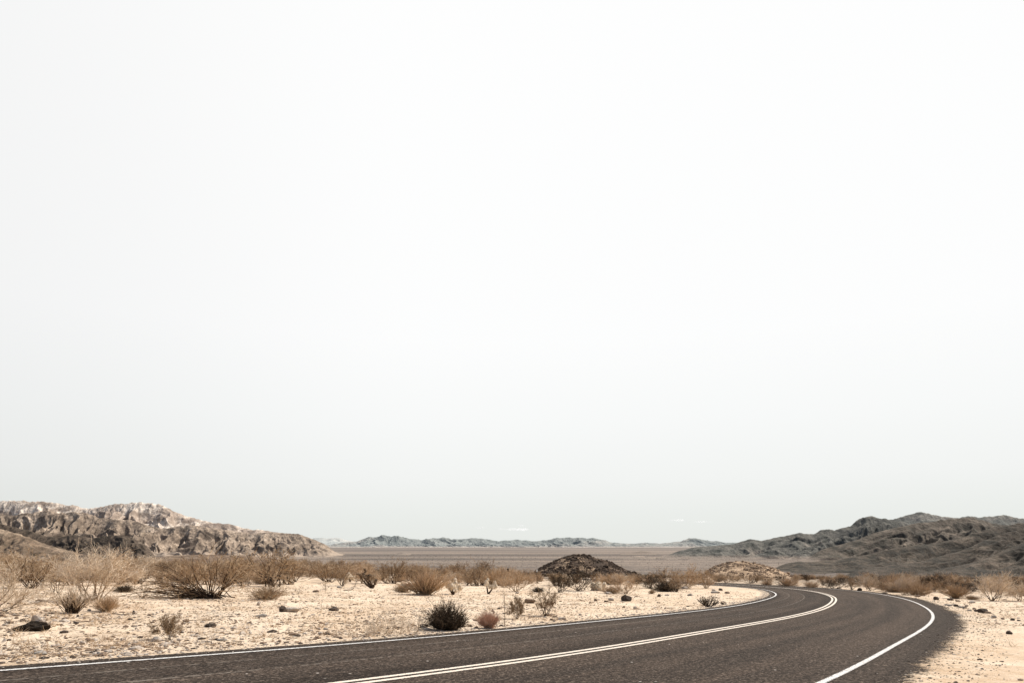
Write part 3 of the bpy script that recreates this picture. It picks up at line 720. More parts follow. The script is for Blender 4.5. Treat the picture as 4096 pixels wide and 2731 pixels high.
def plant(name, key, u, v, w, vtop, label, cat='shrub', group=None, rot=None, pos=None):
    """a plant standing at the ground point seen at (u, v); w and vtop in pixels give its size there"""
    x, y, z = at(u, v) if pos is None else pos[:3]
    if pos is None: H = (v - vtop) / F * y; Wd = w / F * y
    else: H, Wd = pos[3], pos[4]
    parts, ratio = TEMPL[key]
    e = bpy.data.objects.new(name, None); COL.objects.link(e)
    e.location = (x, y, z); e.scale = (Wd, Wd, H); e.empty_display_size = .2
    e.rotation_euler = (0, 0, (random.uniform(0, 6.28) if rot is None else rot))
    tag(e, label, cat, group)
    for nm, me in parts:
        o = bpy.data.objects.new(nm, me); COL.objects.link(o); o.parent = e
    return e
S_ = 'shrub'; C_ = 'cactus'
PL = [
 ('desert_shrub', 'feather1', -25, 2452, 330, 2270, 'pale feathery shrub cut off by the left edge of the photo', S_),
 ('desert_shrub', 'creosote0', 122, 2352, 240, 2198, 'dark based twiggy shrub, leftmost of the large brown ones behind the sand', S_),
 ('dead_shrub', 'bare0', 232, 2377, 190, 2258, 'gaunt dead shrub with black stems between the two big left bushes', S_),
 ('desert_shrub', 'feather0', 372, 2402, 260, 2188, 'tall bleached feathery shrub with long upright pale twigs at left', S_),
 ('desert_shrub', 'bleached', 292, 2452, 150, 2345, 'pale bunch shrub with blackened base in front of the tall bleached one', S_),
 ('desert_shrub', 'bunch0', 424, 2446, 100, 2378, 'small upright bunch shrub just right of the one with blackened base', S_),
 ('desert_shrub', 'lowdark', 495, 2367, 80, 2334, 'low greyish shrub flattened against the ground left of the forked bare one', S_),
 ('bare_shrub', 'bare1', 572, 2392, 95, 2322, 'small forked bare shrub alone on the sand left of the arching bush', S_),
 ('desert_shrub', 'leafy', 676, 2558, 125, 2455, 'small leafy shrub standing behind a pale round stone near the road', S_),
 ('desert_shrub', 'arching', 850, 2392, 430, 2212, 'big arching bush whose left boughs bend down to the sand', S_),
 ('desert_shrub', 'low', 1070, 2396, 150, 2340, 'low fuzzy brown clump right of the arching bush', S_),
 ('desert_shrub', 'creosote1', 1085, 2345, 270, 2196, 'large twiggy brown bush behind the low fuzzy clump', S_),
 ('desert_shrub', 'creosote2', 1160, 2336, 140, 2225, 'brown bush leaning right beside the large twiggy one', S_),
 ('bare_shrub', 'bare0', 1192, 2374, 70, 2340, 'tiny sparse shrub on open sand right of the low fuzzy clump', S_),
 ('desert_shrub', 'creosote3', 1312, 2327, 170, 2248, 'dark twiggy shrub left of the small low cactus', S_),
 ('bare_shrub', 'bare1', 1303, 2360, 50, 2318, 'small bare shrub at the foot of the dark twiggy one left of the cacti', S_),
 ('cactus', 'cholla_bushy', 1400, 2326, 48, 2292, 'small pale cactus, leftmost of the cacti', C_),
 ('cactus', 'cholla_tall', 1490, 2352, 100, 2276, 'tall dark branching cactus leaning left', C_),
 ('desert_shrub', 'creosote0', 1575, 2332, 160, 2232, 'brown shrub between the tall dark cactus and the pale orange bunch', S_),
 ('desert_shrub', 'bunch1', 1702, 2376, 185, 2280, 'rounded pale orange bunch shrub with a black base', S_),
 ('desert_shrub', 'low', 1618, 2368, 95, 2330, 'low brown shrub at the left foot of the pale orange bunch', S_),
 ('cactus', 'cholla_bushy', 1695, 2322, 62, 2276, 'pale cactus head rising behind the orange bunch shrub', C_),
 ('desert_shrub', 'creosote1', 1812, 2330, 180, 2250, 'brown shrub standing behind the second pale cactus', S_),
 ('cactus', 'cholla_bushy', 1811, 2376, 58, 2318, 'pale cactus with short stubby arms right of the orange bunch', C_),
 ('bare_shrub', 'bare1', 1834, 2366, 48, 2330, 'small bare twigs at the right side of the stubby pale cactus', S_),
 ('desert_shrub', 'creosote2', 1925, 2340, 150, 2238, 'brown shrub behind the two headed cactus', S_),
 ('cactus', 'cholla_two', 1952, 2374, 66, 2314, 'pale cactus with two heads on dark forked stems', C_),
 ('desert_shrub', 'tan0', 2062, 2366, 135, 2288, 'dusty brown shrub right beside the two headed cactus', S_),
 ('desert_shrub', 'dome', 1785, 2518, 165, 2408, 'dense dark domed bush close to the road edge', S_),
 ('dead_shrub', 'tangle', 1545, 2538, 290, 2452, 'low tangle of bleached bare branches beside the road', S_),
 ('dry_shrub', 'fuzz', 1962, 2512, 90, 2448, 'small reddish fuzzy clump leaning left at the road edge', S_),
 ('dry_stalk', 'stalk', 2019, 2504, 34, 2358, 'single thin tall stalk right of the reddish clump', 'plant'),
 ('bare_shrub', 'bare0', 2012, 2506, 60, 2470, 'low sprawling twigs at the foot of the thin tall stalk', S_),
 ('desert_shrub', 'leafy', 2066, 2474, 90, 2388, 'sparse leafy shrub between the thin stalk and the dark rock', S_),
 ('desert_shrub', 'vee', 2175, 2463, 110, 2362, 'open vase shaped shrub with dark foot right of the dark rock', S_),
 ('bare_shrub', 'bare0', 2152, 2332, 70, 2282, 'bare dark shrub in front of the left foot of the dark mound', S_),
 ('dead_shrub', 'lowdark', 2152, 2367, 52, 2346, 'small blackened clump just above the vase shaped shrub', S_),
 ('desert_shrub', 'bare1', 2196, 2369, 62, 2325, 'small sparse shrub left of the dark pair below the mound', S_),
 ('desert_shrub', 'dark0', 2240, 2368, 100, 2292, 'dark shrub, left one of the pair below the dark mound', S_),
 ('desert_shrub', 'dark1', 2315, 2362, 160, 2262, 'largest dark shrub standing right below the dark mound', S_),
 ('cactus', 'cholla_low', 2397, 2362, 56, 2328, 'low clump of pale cactus joints right of the largest dark shrub', C_),
 ('desert_shrub', 'lowpale', 2442, 2336, 120, 2292, 'pale dry shrub behind the low cactus clump', S_),
 ('desert_shrub', 'tan1', 2502, 2374, 115, 2296, 'golden dry shrub above the black boulder', S_),
 ('desert_shrub', 'lowpale', 2445, 2372, 90, 2338, 'low pale shrub between the cactus clump and the golden shrub', S_),
 ('desert_shrub', 'dark0', 2598, 2352, 110, 2294, 'dark brown shrub right of the golden shrub', S_),
 ('desert_shrub', 'lowdark', 2662, 2364, 120, 2322, 'low dense dark cushion in front of the tall brown bush', S_),
 ('desert_shrub', 'tan2', 2745, 2352, 170, 2260, 'tall brown bush, highest one beside the bend of the road', S_),
 ('desert_shrub', 'tan0', 2822, 2352, 105, 2276, 'tan bush ending the thicket where the road disappears', S_),
 ('desert_shrub', 'creosote3', 2665, 2340, 120, 2270, 'brown bush behind the low dense dark cushion', S_),
 ('desert_shrub', 'low', 2607, 2374, 26, 2356, 'tiny brown tuft on the sand left of the dark cushion', S_),
 ('desert_shrub', 'spiky', 2832, 2426, 78, 2382, 'dark spiky leaved shrub alone on sand inside the bend', S_),
 ('desert_shrub', 'spiky', 2892, 2417, 28, 2404, 'tiny dark plant right of the spiky leaved shrub', S_),
 ('desert_shrub', 'tan1', 2905, 2331, 95, 2292, 'brown bush at the foot of the tan mound, nearest the vanishing road', S_),
 ('desert_shrub', 'creosote1', 3000, 2332, 120, 2296, 'dark brown bush in front of the middle of the tan mound', S_),
 ('desert_shrub', 'lowpale', 3068, 2340, 48, 2318, 'small pale tuft on the far side of the road', S_),
 ('desert_shrub', 'lowpale', 3150, 2344, 95, 2308, 'pale wide shrub at the right foot of the tan mound', S_),
 ('desert_shrub', 'lowpale', 3245, 2350, 70, 2320, 'pale low shrub beyond the road right of the tan mound', S_),
 ('desert_shrub', 'dark1', 3330, 2354, 110, 2314, 'dark low bush beyond the outer road edge before the pale ones', S_),
 ('desert_shrub', 'creosote2', 3408, 2357, 80, 2308, 'brown bush left of the pale shrub with dark twisted base', S_),
 ('desert_shrub', 'feather1', 3480, 2362, 110, 2296, 'pale upright shrub with dark twisted base beyond the road', S_),
 ('desert_shrub', 'dark0', 3575, 2366, 110, 2302, 'dark bush between the pale upright shrub and the crooked one', S_),
 ('desert_shrub', 'feather0', 3615, 2378, 75, 2300, 'pale shrub with a crooked trunk like a small tree', S_),
 ('desert_shrub', 'lowpale', 3672, 2380, 120, 2324, 'spreading pale shrub right of the crooked trunk', S_),
 ('desert_shrub', 'dark1', 3712, 2362, 80, 2302, 'tall dark bush behind the spreading pale shrub', S_),
 ('desert_shrub', 'bunch2', 3822, 2392, 105, 2334, 'pale brush like shrub on sand with black shade at its left', S_),
 ('desert_shrub', 'dark0', 3855, 2374, 170, 2322, 'wide dark bush behind the pale brush like shrub', S_),
 ('desert_shrub', 'feather1', 3970, 2402, 190, 2290, 'large pale windswept shrub, biggest on the right verge', S_),
 ('desert_shrub', 'low', 3888, 2397, 60, 2378, 'low dark tuft left of the large windswept shrub', S_),
 ('desert_shrub', 'feather0', 4082, 2402, 110, 2330, 'sparse pale shrub at the right edge of the photo', S_),
 ('desert_shrub', 'dark1', 4096, 2382, 90, 2318, 'dark shrub behind the sparse pale one at the right edge', S_),
]
for i, q in enumerate(PL):
    plant(q[0], q[1], q[2], q[3], q[4], q[5], q[6], q[7], rot=0.0 if q[1] in ('arching', 'cholla_two', 'cholla_tall', 'fuzz', 'stalk') else None)

# the belts of scrub behind them, each shrub its own
def belt(n, u0, u1, y0, y1, keys, h, seed, label, group, wr=(1.15, 2.1), uy=None):
    rg = np.random.default_rng(seed); used = []; c = 0; tries = 0
    while c < n and tries < n * 40:
        tries += 1
        u = rg.uniform(u0, u1); y = y0 * (y1 / y0) ** rg.uniform(); x = (u - 2048) / F * y
        e = float(edge_out(np.array([x]), np.array([y]))[0])
        if e < 1.3: continue
        if -z1(x, y) / y * F + YH > (2343 if u < 2700 else 2372 if u > 3500 else 9999): continue
        if any((x - a) ** 2 + (y - b) ** 2 < (.55 * y / y0) ** 2 for a, b in used): continue
        used.append((x, y)); H = rg.uniform(*h); 
        plant('desert_shrub', keys[rg.integers(len(keys))], 0, 0, 0, 0, label, S_, group, pos=(x, y, z1(x, y), H, H * rg.uniform(*wr))); c += 1
CK = ['creosote0', 'creosote1', 'creosote2', 'creosote3', 'tan0', 'tan1', 'tan2', 'bare1', 'feather0', 'bunch0', 'lowpale', 'vee']
belt(140, -120, 2050, 37, 68, CK, (.7, 1.55), 1, 'brown desert shrub in the crowded scrub belt behind the sand left of the road', 'scrub belt left of the road')
def thicket(n, u0, u1, y0, y1, keys, h, seed, label):
    """the scrub beyond, too dense and small to tell apart: one merged mesh"""
    rg = np.random.default_rng(seed); VV = []; FF = []; MI = []; off = 0; mats = []
    for _ in range(n):
        y = y0 * (y1 / y0) ** rg.uniform(); x = (rg.uniform(u0, u1) - 2048) / F * y
        if float(edge_out(np.array([x]), np.array([y]))[0]) < 1.2: continue
        H = rg.uniform(*h); Wd = H * rg.uniform(1.2, 2.2); a = rg.uniform(0, 6.28); z = z1(x, y)
        for nm, me in TEMPL[keys[rg.integers(len(keys))]][0]:
            V = np.empty(len(me.vertices) * 3, np.float32); me.vertices.foreach_get('co', V); V = V.reshape(-1, 3) * (Wd, Wd, H)
            Fv = np.empty(len(me.loops), np.int32); me.loops.foreach_get('vertex_index', Fv)
            V = np.stack([V[:, 0] * math.cos(a) - V[:, 1] * math.sin(a) + x, V[:, 0] * math.sin(a) + V[:, 1] * math.cos(a) + y, V[:, 2] + z], 1)
            mt = me.materials[0]
            if mt not in mats: mats.append(mt)
            VV.append(V); FF.append(Fv.reshape(-1, 4) + off); MI.append(np.full(len(Fv) // 4, mats.index(mt), np.int32)); off += len(V)
    me = mesh_from('scrub_thicket', np.vstack(VV), np.vstack(FF)); o = link('scrub_thicket', me)
    for m_ in mats: me.materials.append(m_)
    me.polygons.foreach_set('material_index', np.concatenate(MI))
    tag(o, label, 'scrub', kind='stuff')
thicket(165, -150, 2150, 52, 120, CK[:8], (.8, 1.55), 2, 'far brown scrub merging into one band before the valley')
belt(26, 2000, 2800, 44, 80, CK, (.7, 1.2), 3, 'brown desert shrub in front of the dark rocky mound', 'shrubs around the dark mound')
thicket(95, 2790, 3560, 60, 120, ['tan0', 'tan1', 'lowpale', 'creosote1', 'dark0', 'creosote0'], (.45, .95), 4, 'low brown scrub lining the far side of the road below the tan mound')
belt(58, 3420, 4250, 42, 80, ['tan0', 'tan2', 'creosote0', 'lowpale', 'feather0', 'bunch1', 'creosote2', 'dark0'], (.8, 1.45), 5, 'brown desert shrub in the scrub belt behind the right verge', 'scrub belt right of the road')

# scrub too far to count
def far_scrub(n, seed):
    rg = np.random.default_rng(seed)
    y = 110 * (5200 / 110) ** rg.uniform(0, 1, n) ** .8; x = y * rg.uniform(-.85, .85, n)
    c = fbm(x / 60, y / 60, 8, 3)
    k = rg.uniform(0, 1, n) < np.clip(.55 + c, .15, 1); x, y = x[k], y[k]
    return list(zip(x, y, ground(x, y)))
pts = far_scrub(52000, 3)
scatter_rocks('scrub', pts, np.random.default_rng(2).uniform(.35, .85, len(pts)) * (1 + np.array([p[1] for p in pts]) / 2600), M['dark_leaf'], 'dark low scrub dotted over the valley slope', 'scrub', flat=.75)
# dry twigs lying on the sand
def litter():
    rg = np.random.default_rng(77); T = Tubes()
    for (x, y, z) in scatter_near(1500, 78, 8, 36, .3):
        a = rg.uniform(0, 6.28); L = rg.uniform(.05, .32)
        P, _ = path(rg, (x, y, z + .012), (math.cos(a), math.sin(a), .03), L, 3, .25)
        P[:, 2] = z + .012 + np.abs(P[:, 2] - z - .012) * .3; T.add(P, .005, .003)
    v, f = T.data()
    tag(link('dry_twigs', mesh_from('dry_twigs', v, f), M['brown_twig']), 'dry twigs littering the sandy verge', 'dry twigs', kind='stuff')
litter()
def tufts():
    rg = np.random.default_rng(79); T = Tubes()
    for (x, y, z) in scatter_near(1300, 80, 8.5, 42, .4):
        n = rg.integers(5, 15); s = rg.uniform(.03, .17)
        for i in range(n):
            d = fan(rg, 1.3, .2); P, _ = path(rg, (x + rg.normal() * s * .3, y + rg.normal() * s * .3, z - .01), d, s * rg.uniform(.6, 1.3), 3, .15, .05); T.add(P, .0035, .002)
    v, f = T.data()
    tag(link('dry_grass', mesh_from('dry_grass', v, f), M['tan_twig']), 'small dry grass tufts dotted over the sandy verge', 'dry grass', kind='stuff')
tufts()

# ------------------------------------------------------------------ single rocks
def rock(u, v, w, h, mat, label, dep=.8, rough=.35, rot=None, tilt=0, name='rock', seed=None, sharp=7, flat_top=False):
    x, y, z = at(u, v); rg = np.random.default_rng(int(u * 7 + v) if seed is None else seed)
    W = w / F * y / 2; H = h / F * y
    V = rock_verts(rg, ICO3, rough, sharp)
    V = V * (W, W * dep, H * .62)
    V[:, 2] += H * .36
    me = mesh_from(name, V, ICO3[1], False); me.materials.append(M[mat])
    o = link(name, me); o.location = (x, y, z - .004); o.rotation_euler = (0, tilt, rg.uniform(-.4, .4) if rot is None else rot)
    return tag(o, label, 'rock')
RK = [
 (625, 2566, 42, 24, 'rock_pale', 'pale rounded stone in front of the small leafy shrub'),
 (662, 2591, 18, 18, 'rock_grey', 'small upright grey stone below the pale rounded one'),
 (618, 2530, 16, 13, 'rock_grey', 'small grey stone left of the leafy shrub'),
 (395, 2618, 18, 16, 'rock_grey', 'small pointed grey stone nearest the road edge at left'),
 (330, 2576, 26, 16, 'rock_pale', 'pale stone at left lying next to a darker chip'),
 (304, 2574, 12, 9, 'rock_dark', 'dark chip beside the pale stone at left'),
 (130, 2600, 22, 8, 'rock_brown', 'flat brown stone low at the far left near the road'),
 (165, 2617, 62, 16, 'rock_grey', 'long flat grey slab near the road at far left'),
 (535, 2456, 13, 17, 'rock_dark', 'small dark pointed stone standing among dry roots'),
 (358, 2442, 18, 9, 'rock_grey', 'small grey stone behind the blackened bunch shrub'),
 (278, 2463, 9, 9, 'rock_dark', 'small dark stone at the foot of the blackened bunch shrub'),
 (311, 2468, 12, 12, 'rock_dark', 'dark stone right of the foot of the blackened bunch'),
 (1034, 2420, 18, 18, 'rock_pale', 'small pointed pale stone below the fuzzy clump'),
 (1046, 2466, 44, 15, 'rock_grey', 'low grey stone between the pointed pale one and the road'),
 (842, 2506, 48, 16, 'rock_dark', 'low jagged dark stone right of the leafy shrub'),
 (866, 2560, 22, 9, 'rock_dark', 'dark low stone next to a grey slab near the road'),
 (888, 2562, 46, 10, 'rock_grey', 'flat grey slab near the road left of centre'),
 (716, 2562, 22, 12, 'rock_pale', 'whitish stone at the right foot of the leafy shrub'),
 (1280, 2536, 24, 12, 'rock_pale', 'white chip, lower one of the stone group near the road'),
 (1276, 2516, 20, 9, 'rock_pale', 'white chip, upper one of the stone group near the road'),
 (1303, 2517, 20, 9, 'rock_grey', 'grey chip right of the upper white chip'),
 (1310, 2537, 32, 9, 'rock_dark', 'flat dark stone right of the lower white chip'),
 (1335, 2441, 50, 13, 'rock_dark', 'flat dark stone alone on the sand left of the bare tangle'),
 (1263, 2367, 28, 11, 'rock_brown', 'brown stone behind, left of the tall dark cactus'),
 (1358, 2350, 22, 8, 'rock_grey', 'grey stone left of the fallen branch under the cacti'),
 (1692, 2509, 42, 18, 'rock_dark', 'dark stone at the left foot of the domed bush'),
 (1706, 2519, 40, 12, 'rock_pale', 'pale flat stone under the dark one at the domed bush'),
 (1882, 2505, 22, 8, 'rock_dark', 'small dark stone between the domed bush and the reddish clump'),
 (2004, 2503, 16, 8, 'rock_dark', 'small dark stone right of the reddish clump at the road edge'),
 (2120, 2410, 42, 22, 'rock_brown', 'brown wedge shaped rock above the vase shaped shrub'),
 (2068, 2372, 18, 8, 'rock_pale', 'pale stone under the dusty brown shrub'),
 (2205, 2480, 16, 9, 'rock_brown', 'brown stone by the road right below the vase shaped shrub'),
 (2248, 2478, 40, 12, 'rock_pale', 'flat pale slab close to the road right of the vase shaped shrub'),
 (2505, 2402, 44, 30, 'rock_dark', 'black boulder in front of the golden dry shrub'),
 (2435, 2375, 32, 10, 'rock_pale', 'pale block shaped stone under the low cactus clump'),
 (2540, 2436, 18, 14, 'rock_pale', 'small white stone right below the black boulder'),
 (2442, 2400, 30, 12, 'rock_pale', 'whitish stone left of the black boulder'),
 (2384, 2402, 16, 10, 'rock_brown', 'brown stone, leftmost of the line left of the black boulder'),
 (2424, 2406, 20, 8, 'rock_dark', 'small dark stone under the whitish one'),
 (2320, 2460, 16, 10, 'rock_pale', 'pale stone halfway between the vase shaped shrub and the bend'),
 (2637, 2385, 18, 11, 'rock_dark', 'dark triangular stone below the dense dark cushion'),
 (2668, 2381, 22, 7, 'rock_pale', 'flat pale stone right of the dark triangular one'),
 (2738, 2354, 26, 11, 'rock_pale', 'white rock at the foot of the tall brown bush'),
 (2760, 2382, 24, 11, 'rock_grey', 'grey stone in the sand below the tall brown bush'),
 (2855, 2362, 22, 8, 'rock_pale', 'pale stone at the end of the thicket, behind the layered slab'),
 (2862, 2371, 38, 10, 'rock_grey', 'layered grey slab at the end of the thicket'),
 (2882, 2360, 20, 9, 'rock_dark', 'dark wedge stone near the vanishing inner road edge'),
 (2910, 2372, 24, 8, 'rock_brown', 'brown stone right of the layered slab'),
 (3438, 2362, 22, 13, 'rock_dark', 'dark round stone touching the outer road edge line'),
 (3356, 2353, 18, 8, 'rock_pale', 'pale stone beyond the outer line, farthest along the bend'),
 (3540, 2374, 32, 7, 'rock_dark', 'flat dark stone beside the outer edge line'),
 (3530, 2360, 14, 7, 'rock_dark', 'small dark stone under the dark bush beyond the road'),
 (3670, 2386, 26, 10, 'rock_brown', 'brown stone below the spreading pale shrub'),
 (3745, 2398, 22, 16, 'rock_dark', 'upright dark stone, leftmost of three below the brush like shrub'),
 (3803, 2400, 26, 11, 'rock_dark', 'dark stone, middle of three below the brush like shrub'),
 (3830, 2405, 22, 9, 'rock_brown', 'low brown stone, rightmost of three below the brush like shrub'),
 (3888, 2410, 24, 11, 'rock_pale', 'pale rounded stone under the low dark tuft at right'),
 (3930, 2449, 42, 18, 'rock_dark', 'dark boulder, biggest on the right sandy verge'),
 (3952, 2452, 26, 9, 'rock_brown', 'brown stone leaning on the right of the dark boulder'),
 (4038, 2535, 26, 16, 'rock_dark', 'black stone in the sand at the lower right edge'),
 (3836, 2462, 30, 7, 'rock_pale', 'thin flat chip on the smooth sand beside the asphalt shoulder'),
]
for q in RK: rock(*q)
rng_ = np.random.default_rng(4)
for u, v, w in ((3782, 2420, 16), (3798, 2423, 20), (3815, 2420, 14), (3826, 2425, 22), (3842, 2430, 18), (3858, 2432, 20), (3878, 2442, 18), (3897, 2436, 16), (3866, 2424, 14), (3905, 2445, 20), (4010, 2476, 16), (4050, 2480, 20), (4075, 2482, 14), (3975, 2470, 22)):
    o = rock(u, v, w, w * .5, ['rock_brown', 'rock_dark', 'rock_grey'][int(rng_.integers(3))], 'small brown stone in the loose row on the right verge left of the dark boulder')
    if u >= 3975: o['label'] = 'small brown stone scattered below the dark boulder near the right edge'; o['group'] = 'stones below the dark boulder'
    else: o['group'] = 'row of stones on the right verge'
# pale topped rock; shade under it put into a second rock's black colour
rock(158, 2515, 66, 62, 'rock_pale', 'pale ragged top piece of the hollow rock at far left', dep=.6, seed=3, sharp=16, rot=.2, rough=1.3)
rock(130, 2524, 104, 42, 'rock_shade', 'low ragged rock coloured as the shaded underside of the pale topped rock at far left', dep=.6, seed=6, sharp=8, rot=.5, rough=1.6)
# half buried slab with a dark broken end
rock(1165, 2445, 82, 20, 'rock_pale', 'long half buried pale slab in the middle of the sand', dep=.45, rot=-.1, seed=12)
rock(1131, 2445, 30, 27, 'rock_dark', 'dark broken block at the left end of the pale slab', dep=.8, seed=14)

# fallen branches
def branch(pts, r, label, mat='brown_twig', side=4, seed=1):
    rg = np.random.default_rng(seed); W = []
    for (u, v, up) in pts:
        x, y, z = at(u, v); W.append((x, y, z + up))
    W = np.array(W); Q = []
    for a, b in zip(W[:-1], W[1:]):
        for k in range(4): Q.append(a + (b - a) * k / 4 + rg.normal(size=3) * (.012, .012, .006))
    Q.append(W[-1]); Q = np.array(Q) + (0, 0, r * .7)
    c = W[0].copy(); T = Tubes(); T.add(Q - c, r, r * .45, 6)
    for i in range(side):
        j = rg.integers(2, len(Q) - 2); d = Q[j + 1] - Q[j]; d /= np.linalg.norm(d) + 1e-9
        P, _ = path(rg, Q[j] - c, d + rg.normal(size=3) * (.7, .7, .25), .28, 4, .15)
        P[:, 2] = np.maximum(P[:, 2], (Q[j] - c)[2] - .01); T.add(P, r * .5, r * .25, 4)
    v, f = T.data(); o = link('fallen_branch', mesh_from('fallen_branch', v, f, True), M[mat]); o.location = tuple(c)
    tag(o, label, 'branch')
branch([(1375, 2362, 0), (1405, 2359, .01), (1416, 2356, .04), (1424, 2350, .38), (1436, 2346, .42)], .022, 'dead branch lying on sand with one end raised below the tall cactus', 'dark_twig')
branch([(450, 2452, 0), (480, 2458, 0), (520, 2458, 0), (556, 2459, 0)], .016, 'pale root like branch lying by the small dark pointed stone', 'white_twig', 6, 2)
branch([(890, 2534, 0), (925, 2536, .02), (952, 2534, 0)], .010, 'thin straight stick lying above the flat grey slab', 'brown_twig', 2, 3)
branch([(230, 2500, 0), (240, 2499, 0), (250, 2500, 0)], .018, 'short thick stick right of the big pale topped rock', 'brown_twig', 0, 4)
branch([(335, 2462, 0), (370, 2460, 0), (400, 2461, 0)], .010, 'long thin stick right of the blackened bunch shrub', 'brown_twig', 1, 5)
branch([(1672, 2443, 0), (1690, 2447, .02), (1708, 2450, 0)], .012, 'dark stick pointing at the domed bush', 'dark_twig', 0, 6)
branch([(600, 2462, 0), (618, 2458, 0), (632, 2452, 0)], .012, 'short curved stick right of the dry roots', 'dark_twig', 1, 7)

# ------------------------------------------------------------------ roadside markers far back
def marker(u, v, w, h, colr, label, name='marker_post', post=.5):
    y = 62.0; x = (u - 2048) / F * y; z = z1(x, y)
    zt = -(v - h - YH) / F * y; zb = -(v - YH) / F * y; W = w / F * y / 2
    t = NT(name + '_paint'); p = t.pos(obj=True)
    t.col(t.mix(t.noise(p, 8, 3, .6, .35, .65), colr, tuple(c * .7 for c in colr)))
    e = bpy.data.objects.new(name, None); COL.objects.link(e); e.location = (x, y, z); tag(e, label, 'marker')
    def box(nm, x0, x1, y0, y1, z0, z2, m):
        V = [(a, b, c) for a in (x0, x1) for b in (y0, y1) for c in (z0, z2)]
        me = mesh_from(nm, V, [(0, 1, 3, 2), (4, 6, 7, 5), (0, 4, 5, 1), (2, 3, 7, 6), (0, 2, 6, 4), (1, 5, 7, 3)])
        o = link(nm, me, m, e)
        bv = o.modifiers.new('bevel', 'BEVEL'); bv.width = .004
    box('post', -.02, .02, -.02, .02, 0, zb - z + .01, M['dark_twig'])
    box('panel', -W, W, -.03, -.022, zb - z, zt - z, t.m)
marker(2032, 2283, 8, 11, (.012, .011, .011), 'small black panel on a post standing above the scrub')
marker(2013, 2283, 3, 9, (.25, .05, .03), 'thin reddish marker left of the small black panel')
marker(2148, 2286, 7, 10, (.75, .75, .72), 'small white panel in front of the dark mound')

# ------------------------------------------------------------------ small clouds low over the far range
def mat_cloud():
    t = NT('cloud_white'); out = t.t.nodes['Material Output']
    tr = t.n('ShaderNodeBsdfTransparent'); em = t.n('ShaderNodeEmission'); em.inputs[0].default_value = (.97, .965, .95, 1)  # emission stands in for sunlight on the cloud
    lw = t.n('ShaderNodeLayerWeight'); lw.inputs[0].default_value = .4
    soft = t.rng(lw.outputs['Facing'], .85, .1)
    f = t.math('MULTIPLY', soft, t.noise(t.pos(), .004, 5, .65, .3, .6))
    m2 = t.n('ShaderNodeMixShader'); t.l(t.math('MULTIPLY', f, .30), m2.inputs[0])
    t.l(tr.outputs[0], m2.inputs[1]); t.l(em.outputs[0], m2.inputs[2]); t.l(m2.outputs[0], out.inputs[0])
    return t.m
M['cloud'] = mat_cloud()
def cloud(u0, u1, v0, v1, label, seed, n=14):
    rg = np.random.default_rng(seed); Yd = 26000.
    c = np.array([((u0 + u1) / 2 - 2048) / F * Yd, Yd, -((v0 + v1) / 2 - YH) / F * Yd])
    W = (u1 - u0) / F * Yd / 2; H = (v1 - v0) / F * Yd / 2; VV = []; FF = []
    for i in range(n):
        q = rg.uniform(-.8, .8); s = (1 - q * q) ** .5
        V = ICO2[0] * (1 + .25 * perlin(ICO2[0][:, 0] * 2 + i, ICO2[0][:, 2] * 2, seed))[:, None]
        V = V * (W * .28 * rg.uniform(.6, 1.2), W * .2, H * rg.uniform(.35, .8) * (s * .8 + .2)) + (q * W, rg.normal() * W * .1, rg.normal() * H * .15)
        V[:, 2] = np.maximum(V[:, 2], -H * .8); FF.append(ICO2[1] + i * len(V)); VV.append(V)
    o = link('cloud', mesh_from('cloud', np.vstack(VV), np.vstack(FF), True), M['cloud']); o.location = tuple(c)
    tag(o, label, 'cloud')
cloud(2022, 2122, 2107, 2125, 'largest small white cloud low over the far range', 1)
cloud(1990, 2022, 2111, 2117, 'small flat cloud touching the left of the largest one', 2, 8)
cloud(1905, 1945, 2106, 2112, 'thin small cloud well left of the largest one', 3, 8)
cloud(2068, 2096, 2098, 2103, 'faint wisp just above the largest cloud', 4, 6)
cloud(2660, 2745, 2073, 2086, 'faint cloud streak high right of the far ranges', 5, 9)
cloud(2780, 2860, 2081, 2091, 'faint cloud streak right of the higher one', 6, 9)

# ------------------------------------------------------------------ light, sky, camera
SUN_EL, SUN_AZ = 47, 62          # azimuth measured from the view direction towards the right
w = bpy.data.worlds.new('World'); scene.world = w; w.use_nodes = True
nt = w.node_tree; nt.nodes.clear()
def WN(k, **kw):
    n = nt.nodes.new(k)
    for a, b in kw.items(): setattr(n, a, b)
    return n
out = WN('ShaderNodeOutputWorld'); bg = WN('ShaderNodeBackground'); bg.inputs['Strength'].default_value = .1
sky = WN('ShaderNodeTexSky', sky_type='NISHITA'); sky.sun_disc = False
sky.sun_elevation = R(SUN_EL); sky.sun_rotation = R(SUN_AZ); sky.air_density = 1.0; sky.dust_density = 2.0
tc = WN('ShaderNodeTexCoord')
nz = WN('ShaderNodeVectorMath', operation='NORMALIZE'); nt.links.new(tc.outputs['Generated'], nz.inputs[0])
sp = WN('ShaderNodeSeparateXYZ'); nt.links.new(nz.outputs[0], sp.inputs[0])
# bright haze: pale grey green at the horizon, near white above
ramp = WN('ShaderNodeValToRGB'); cr = ramp.color_ramp
stops = [(0.0, (.80, .82, .785)), (.035, (.825, .85, .82)), (.09, (.89, .905, .89)), (.17, (.935, .948, .942)), (.28, (.98, .985, .985)), (1.0, (1, 1, 1))]
cr.elements[0].position = 0; cr.elements[0].color = stops[0][1] + (1,); cr.elements[1].position = 1; cr.elements[1].color = (1, 1, 1, 1)
for p_, c_ in stops[1:-1]:
    e_ = cr.elements.new(p_); e_.color = c_ + (1,)
nt.links.new(sp.outputs[2], ramp.inputs[0])
